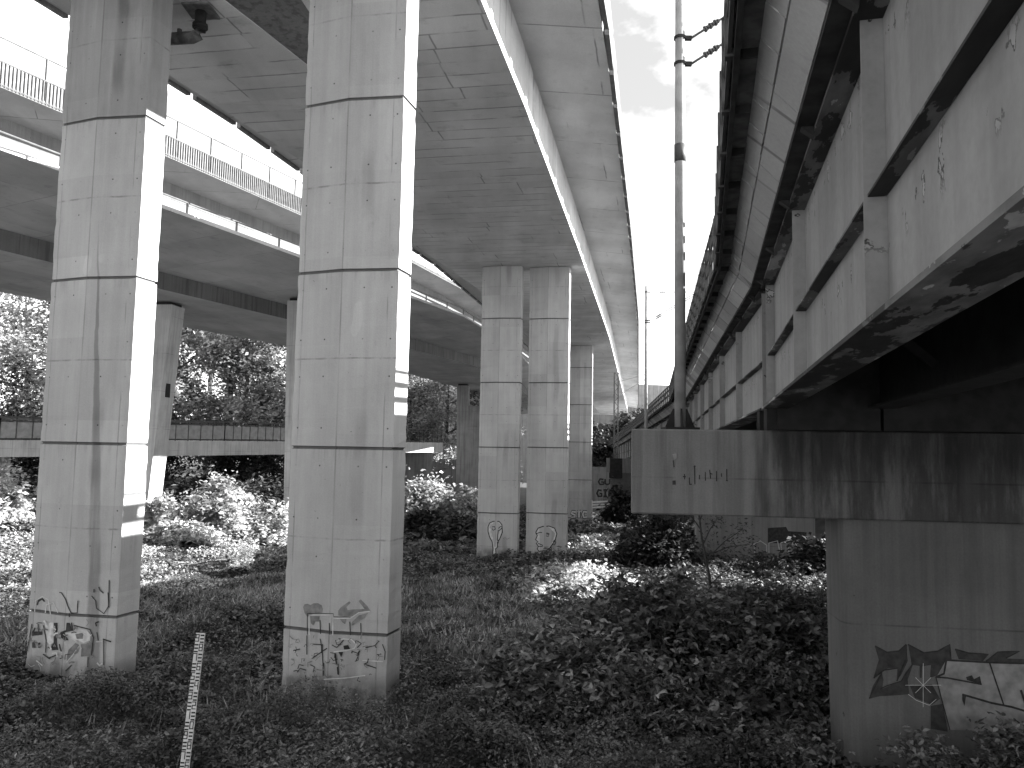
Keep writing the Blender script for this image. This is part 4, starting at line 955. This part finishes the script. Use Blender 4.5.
def ground_cover():
    P_, S_ = [], []
    for (ya, yb, n, s0) in ((8.2, 14, 190000, .029), (14, 22, 190000, .038), (22, 40, 170000, .07), (40, 90, 80000, .17)):
        u = RNG.random(n); y = ya + (yb - ya) * u
        x = (RNG.random(n) * 1.56 - .80) * y * .92 + .3
        keep = free(x, y) & (x < 15) & (x > -42)
        x, y = x[keep], y[keep]; h = cover_height(x, y)
        # thin the worn grassy strips
        z = ground_z(x, y) + h * (RNG.random(len(x)) ** .38)
        dens = vnoise(x * .8, y * .8, 5)
        onpath = np.zeros(len(x), bool)
        for a, c in zip([(-30, 22), (-22, 25.0), (-16, 27.8), (-12.5, 32.5)], [(-22, 25.0), (-16, 27.8), (-12.5, 32.5), (-9.5, 37)]):
            dx, dy = c[0] - a[0], c[1] - a[1]; t = np.clip(((x - a[0]) * dx + (y - a[1]) * dy) / (dx * dx + dy * dy), 0, 1)
            onpath |= np.hypot(x - a[0] - t * dx, y - a[1] - t * dy) < .6
        k = ((dens > .12) | (RNG.random(len(x)) < .5)) & ~onpath
        P_.append(np.stack([x, y, z], 1)[k]); S_.append(s0 * (.5 + .9 * RNG.random(k.sum())) * (.65 + .9 * vnoise(x[k] * .7, y[k] * .7, 31)))
    o = leaf_mesh('ground_cover', np.concatenate(P_), np.concatenate(S_), M['leaf_ground'], up=.55)
    tag(o, 'low dark leafy weeds and ivy covering the ground', 'ground cover', kind='stuff')
    # upright pale blades
    bl, n = [], 9000
    y = 8.5 + 34 * RNG.random(n) ** 1.6; x = (RNG.random(n) * 1.5 - .8) * y * .9; k = free(x, y) & (x < 14) & (vnoise(x * 1.1, y * 1.1, 8) > .68); x, y = x[k], y[k]; n = len(x)
    n2 = 26000; y2 = 16 + 13 * RNG.random(n2); x2 = -11 + 12 * RNG.random(n2); k = free(x2, y2) & (vnoise(x2 * .5, y2 * .5, 51) > .38); x = np.concatenate([x, x2[k]]); y = np.concatenate([y, y2[k]]); n = len(x)
    h = .06 + .16 * RNG.random(n); z = ground_z(x, y) + cover_height(x, y) * .75; wd = .006 + .0009 * y
    le = RNG.normal(0, .08, (n, 2)); B0 = np.stack([x, y, z], 1)
    v0 = B0 + np.stack([wd, 0 * wd, 0 * wd], 1); v1 = B0 - np.stack([wd, 0 * wd, 0 * wd], 1); v2 = B0 + np.concatenate([le, h[:, None]], 1)
    q_ = np.stack([v0, v2, v1], 1).reshape(-1, 3).astype(np.float32)
    me = bpy.data.meshes.new('grass'); me.vertices.add(3 * n); me.vertices.foreach_set('co', q_.ravel()); me.loops.add(3 * n); me.loops.foreach_set('vertex_index', np.arange(3 * n, dtype=np.int32))
    me.polygons.add(n); me.polygons.foreach_set('loop_start', np.arange(0, 3 * n, 3, dtype=np.int32)); me.polygons.foreach_set('loop_total', np.full(n, 3, np.int32)); me.materials.append(M['grass']); me.update()
    o = bpy.data.objects.new('grass', me); COL.objects.link(o); tag(o, 'scattered pale grass blades among the weeds', 'grass', kind='stuff')
ground_cover()
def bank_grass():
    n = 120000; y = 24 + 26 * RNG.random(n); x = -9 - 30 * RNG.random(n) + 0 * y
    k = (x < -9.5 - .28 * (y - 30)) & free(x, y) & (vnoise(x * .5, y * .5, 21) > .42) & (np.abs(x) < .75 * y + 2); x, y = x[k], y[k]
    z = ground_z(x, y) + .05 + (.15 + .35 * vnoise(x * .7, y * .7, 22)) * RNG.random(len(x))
    o = leaf_mesh('bank_grass', np.stack([x, y, z], 1), .05 * (.6 + .9 * RNG.random(len(x))), M['leaf_sunlit'], up=.5)  # extra leaves in the lit band, sunlight put into their pale colour
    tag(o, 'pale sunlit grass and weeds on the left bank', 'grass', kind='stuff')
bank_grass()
def weeds():
    n = 9000; y = 8.6 + 16 * RNG.random(n) ** 1.3; x = (RNG.random(n) * 1.4 - .72) * y * .92; k = free(x, y) & (x < 4.5) & (vnoise(x * .8 + 9, y * .8, 41) > .58) & ~((np.abs(x + 5.3) < 4.2) & (y > 11.2) & (y < 16)); x, y = x[k], y[k]
    z = ground_z(x, y) + cover_height(x, y) * (.8 + .5 * RNG.random(len(x)))
    tag(leaflet_mesh('weeds', np.stack([x, y, z], 1), .03 * (.5 + RNG.random(len(x))), M['leaf_bramble'], up=.8), 'patches of taller three leaved weeds among the ground cover', 'weeds', kind='stuff')
    n = 260; b = MB(); y = 8.6 + 14 * RNG.random(n); x = (RNG.random(n) * 1.4 - .72) * y * .9
    for xx, yy in zip(x, y):
        if not free(np.array([xx]), np.array([yy]))[0]: continue
        z0 = float(ground_z(xx, yy)); hh = .35 + .5 * random.random(); dx, dy = random.uniform(-.25, .25), random.uniform(-.2, .2)
        b.tube([(xx, yy, z0), (xx + dx * .4, yy + dy * .4, z0 + hh * .6), (xx + dx, yy + dy, z0 + hh)], [.005, .004, .002], 3)
    tag(b.build('dry_stems', M['twig']), 'thin pale dry stems standing in the weeds', 'stems', kind='stuff')
weeds()

def bush(x, y, rx, ry, h, n, leaf, mat, label, group=None, stems=10, name='bush', sink=.1, rag=.35, up=.5):
    z0 = float(ground_z(x, y)) - sink; root = empty(name, (x, y, z0), label, 'bush' if name == 'bush' else name.replace('_', ' '), group)
    nc = max(8, int(n / 130)); a = RNG.random(nc) * 2 * math.pi; r = np.sqrt(RNG.random(nc)); e = RNG.random(nc)
    hh = h * (.25 + .75 * e) * np.sqrt(np.clip(1 - .8 * r * r, .05, 1)) * (1 - rag * RNG.random(nc))
    cc = np.stack([np.cos(a) * r * rx, np.sin(a) * r * ry, hh], 1)
    idx = RNG.integers(0, nc, n); sp = np.array([.17 * rx, .17 * ry, .085 * h]) * (.5 + RNG.random(nc))[:, None]
    C = cc[idx] + RNG.normal(0, 1, (n, 3)) * sp[idx]; C = C[C[:, 2] > .02]
    if mat == 'leaf_bramble': leaflet_mesh('foliage', C, leaf * .8 * (.5 + .9 * RNG.random(len(C))), M[mat], root, up=up)
    else: leaf_mesh('foliage', C, leaf * (.55 + .9 * RNG.random(len(C))), M[mat], root, up=up)
    if stems:
        b = MB()
        for i in range(stems):
            c = cc[RNG.integers(0, nc)]; b0 = np.array([c[0] * .3, c[1] * .3, 0]); m_ = (b0 + c) / 2 + np.array([0, 0, .15 * h])
            b.tube([b0, m_, c + (c - m_) * .4], [.012 + .004 * h, .009 + .002 * h, .004], 5)
        b.build('stem', M['twig'], root)
    return root
GB = 'brambles on the slope below the railway bridge'
bush(1.7, 12.3, 1.1, .8, 1.25, 3800, .075, 'leaf_bramble', 'bramble clump before the left end of the big thicket', GB, 14)
bush(3.9, 13.2, 1.2, .9, 1.5, 4500, .08, 'leaf_bramble', 'bramble clump with dry stems at the right front of the thicket', GB, 30)
bush(.9, 13.4, 1.3, 1.0, 1.65, 6500, .08, 'leaf_bramble', 'bramble clump at the left end of the big thicket, lowest and nearest the pillar', GB)
bush(2.7, 14.6, 1.7, 1.4, 2.25, 7000, .085, 'leaf_bramble', 'tallest bramble clump in the middle of the thicket before the mast pier', GB, 24)
bush(4.3, 15.4, 1.6, 1.3, 2.1, 6500, .085, 'leaf_bramble', 'bramble clump left of the nearest railway pier with pale dry stems', GB, 40)
bush(2.6, 11.4, 1.6, .9, .95, 6000, .066, 'leaf_bramble', 'low bramble clump at the front edge of the thicket', GB, 14)
bush(6.3, 9.8, .9, .4, 1.2, 3600, .05, 'leaf_bramble', 'dark bramble clump growing before the silver letters on the near pier', GB, 8)
bush(5.1, 9.9, .7, .4, 1.05, 2600, .05, 'leaf_bramble', 'small dark bramble clump at the foot of the near pier below the dark letters', GB, 6)
bush(5.2, 18.3, .9, .8, 2.5, 1500, .07, 'leaf_bramble', 'loose upright shrub with thin stems beside the sapling', None, 26, rag=.5)
bush(3.4, 17.2, .8, .7, 2.2, 1300, .07, 'leaf_bramble', 'loose upright shrub with thin stems behind the tallest bramble', None, 26, rag=.5)
bush(4.0, 20.5, 1.7, 1.3, 1.1, 9000, .085, 'leaf_bramble', 'leafy clump catching sun behind the tall bramble', GB, 12)
bush(2.3, 27.0, 2.0, 1.9, 1.0, 9000, .08, 'leaf_sunlit', 'small pale clump glowing in the sun patch on the open slope', None, 8)
bush(6.8, 25, 1.8, 1.6, .75, 6000, .09, 'leaf_bramble', 'clump of leaves below the second railway pier', GB, 12)
bush(6.1, 33.5, 1.6, 1.3, 2.7, 7000, .11, 'leaf_dark', 'dark drooping shrub beside the second railway pier', None, 14)
bush(4.6, 43, 2.2, 1.5, 1.0, 4000, .13, 'leaf_sunlit', 'low pale shrub in sun right behind the profile head pillar', None, 6)
bush(13.2, 33, 1.6, 1.6, 2.6, 5000, .12, 'leaf_dark', 'dark shrub to the right of the second railway pier', None, 8)
bush(9.2, 63.6, 1.5, .6, 3.6, 4500, .16, 'leaf_dark', 'ivy mass hanging over the third railway pier', None, 8, name='ivy_bush')
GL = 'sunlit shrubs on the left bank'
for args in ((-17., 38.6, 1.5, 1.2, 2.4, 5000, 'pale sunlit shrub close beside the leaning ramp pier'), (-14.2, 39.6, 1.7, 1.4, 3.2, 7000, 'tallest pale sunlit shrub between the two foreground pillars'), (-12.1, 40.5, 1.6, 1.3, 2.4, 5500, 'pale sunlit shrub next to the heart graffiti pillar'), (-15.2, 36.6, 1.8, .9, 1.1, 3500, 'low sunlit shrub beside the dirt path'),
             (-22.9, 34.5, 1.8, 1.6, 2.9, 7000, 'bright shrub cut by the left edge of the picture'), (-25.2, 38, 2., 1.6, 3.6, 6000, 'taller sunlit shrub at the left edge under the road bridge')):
    bush(*args[:5], args[5], .12, 'leaf_sunlit', args[6], GL, 10)
bush(-6.2, 62, 2.2, 1.8, 4.1, 7500, .17, 'leaf_sunlit', 'bright sunlit shrub right of the heart graffiti pillar under the road bridge', None, 8)
bush(-3.4, 60, 1.8, 1.4, 2.9, 4500, .17, 'leaf_sunlit', 'sunlit shrub in front of the far notched pier', None, 6)
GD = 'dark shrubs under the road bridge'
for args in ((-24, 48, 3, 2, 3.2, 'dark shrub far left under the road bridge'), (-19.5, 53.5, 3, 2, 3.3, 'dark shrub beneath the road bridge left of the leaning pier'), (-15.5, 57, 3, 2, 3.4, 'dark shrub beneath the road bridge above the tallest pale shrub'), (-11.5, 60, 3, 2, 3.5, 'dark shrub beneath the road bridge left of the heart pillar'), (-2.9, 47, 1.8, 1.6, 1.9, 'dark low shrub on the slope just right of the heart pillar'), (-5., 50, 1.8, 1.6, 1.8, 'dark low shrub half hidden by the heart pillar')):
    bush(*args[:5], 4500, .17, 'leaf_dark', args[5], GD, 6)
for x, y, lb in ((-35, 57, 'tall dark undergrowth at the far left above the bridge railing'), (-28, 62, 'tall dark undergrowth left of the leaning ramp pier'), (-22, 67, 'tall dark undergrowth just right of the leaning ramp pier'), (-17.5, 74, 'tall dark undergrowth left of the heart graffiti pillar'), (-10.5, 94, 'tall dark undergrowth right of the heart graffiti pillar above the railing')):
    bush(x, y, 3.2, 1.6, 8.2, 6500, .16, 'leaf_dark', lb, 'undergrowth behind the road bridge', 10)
# unseen trees added beyond the railway bridge to block sun, and woods behind the road bridge
def tree(x, y, h, r, n, leaf, mat, label, group, lean=(0, 0), crown_lo=.25, name='tree', nl=11):
    z0 = float(ground_z(x, y)) - .2; root = empty(name, (x, y, z0), label, 'tree', group)
    b = MB(); tp = [(0, 0, 0), (lean[0] * .3, lean[1] * .3, h * .35), (lean[0] * .7 + .15, lean[1] * .7, h * .65), (lean[0], lean[1], h * .92)]; r0 = .017 * h + .06
    b.tube(tp, [r0, r0 * .75, r0 * .45, r0 * .15], 8); cl = []
    for i in range(nl):
        t = crown_lo + (1 - crown_lo) * (i + .5) / nl; hh = h * t * .9; a = i * 2.4 + random.random()
        base = np.array([interp(hh, [p_[2] for p_ in tp], [p_[0] for p_ in tp]), interp(hh, [p_[2] for p_ in tp], [p_[1] for p_ in tp]), hh])
        ll = r * (1.05 - .55 * t) * (.7 + .5 * random.random()); tip = base + np.array([math.cos(a) * ll, math.sin(a) * ll, ll * (.25 + .5 * random.random())]); md = (base + tip) / 2 + np.array([0, 0, -.08 * ll])
        b.tube([base, md, tip], [r0 * .5 * (1.2 - t), r0 * .28, .02], 5)
        for k in range(5): c = lerp(md, tip, random.random() * 1.1) + RNG.normal(0, .22 * r, 3); cl.append((c, .09 * r + .13 * r * random.random()))
    b.build('trunk', M['bark'], root)
    idx = RNG.integers(0, len(cl), n); cc = np.array([c for c, _ in cl]); ss = np.array([s_ for _, s_ in cl])
    C = cc[idx] + RNG.normal(0, 1, (n, 3)) * ss[idx][:, None] * np.array([1, 1, .7]); C = C[C[:, 2] > .3]
    leaf_mesh('crown', C, leaf * (.6 + .8 * RNG.random(len(C))), M[mat], root, up=.35)
    return root
GT = 'trees behind the road bridge'
TR = [(-36, 62, 17, 5, 'tree with dark leaning trunk at the far left edge behind the bridge railing'), (-31, 68, 19, 5.5, 'broad tree at far left behind the road bridge railing'), (-34, 76, 20, 6, 'tall tree behind the left foreground pillar, its crown half hidden'), (-25, 72, 18, 5, 'tree behind the leaning ramp pier'), (-22.5, 68, 17, 4.4, 'thin trunked tree just right of the leaning ramp pier'), (-19.5, 70, 18, 4.6, 'upright tree centred between the two foreground pillars'), (-17, 78, 17, 4.4, 'tree with dark trunk close left of the heart graffiti pillar'), (-14, 88, 19, 5, 'tree behind the heart graffiti pillar'),
      (-11.5, 92, 18, 5, 'tree seen right of the heart graffiti pillar above the railing'), (-8., 96, 17, 5, 'pale tree left of the far notched pier'), (-3.5, 104, 17, 5, 'tree behind the far notched pier'), (-42, 70, 18, 6, 'tree beyond the left edge group, mostly out of the picture'), (-28, 88, 22, 6.5, 'tallest tree in the back row left of centre'), (-19, 90, 21, 6, 'back row tree between the foreground pillars'), (-45, 90, 22, 7, 'back row tree at the far left'), (-36, 96, 22, 7, 'back row tree behind the left pillar')]
for x, y, h, r, lb in TR: tree(x, y, h, r, 10000, .19, 'leaf_tree', lb, GT, (random.uniform(-1.5, 1.5), random.uniform(-.5, .5)), .12)
GH = 'added unseen trees that block sun beyond the railway bridge'
for i, (x, y) in enumerate(((17, -4), (17, 0), (17.5, 4), (17, 8), (17.3, 12), (17, 16), (17.6, 20), (17.2, 23.6), (17.5, 37), (18.5, 47), (18, 50), (18.5, 55), (19, 60))):
    tree(x, y, 7.2, 3.2, 5000, .3, 'leaf_dark', 'unseen dark tree added to block sun under the railway bridge', GH, (0, 0), .02, 'sun_block_tree', 8)
for x, y, lb in ((15.5, 118, 'dark far tree filling the gap right of the pillar with bubble letters'), (19.5, 126, 'dark far tree behind the third railway pier'), (10.5, 112, 'dark far tree behind the pillar with bubble letters')): tree(x, y, 10.5, 4, 3500, .35, 'leaf_dark', lb, 'dark trees far under the viaduct', (0, 0), .05)
# thin sapling in front of the second pier
sb = at_y(716, 640, 17.); sz = float(ground_z(sb[0], 17.))
sap = empty('sapling', (sb[0], 17., sz - .1), 'thin dark sapling with sparse feathery leaves in front of the second railway pier', 'sapling')
b = MB(); tr_ = [np.array(at_y(px, py, 17.)) - np.array([sb[0], 17., sz - .1]) for px, py in ((713, 610), (709, 575), (702, 540), (699, 515), (697, 480))]
tr_ = [np.array([.03, 0, 0])] + tr_; b.tube(tr_, [.04, .034, .03, .024, .018, .008], 7); tips = []
for i, (px, py, qx, qy) in enumerate(((708, 570, 690, 542), (706, 560, 740, 528), (703, 545, 722, 520), (701, 530, 684, 508), (706, 556, 752, 545), (700, 520, 716, 500), (710, 585, 735, 565))):
    a_, c_ = [np.array(at_y(u_, v_, 17.)) - np.array([sb[0], 17., sz - .1]) for u_, v_ in ((px, py), (qx, qy))]; c_[1] += random.uniform(-.5, .5)
    b.tube([a_, (a_ + c_) / 2 + [0, 0, .06], c_], [.016, .010, .004], 5); tips += [lerp(a_, c_, t) for t in (.45, .6, .75, .9, 1., 1.1)]
b.build('trunk', M['bark'], sap)
C = np.array(tips)[RNG.integers(0, len(tips), 900)] + RNG.normal(0, .09, (900, 3)); leaf_mesh('crown', C, .035 * (.6 + .8 * RNG.random(900)), M['leaf_dark'], sap, up=.5, asp=.35)
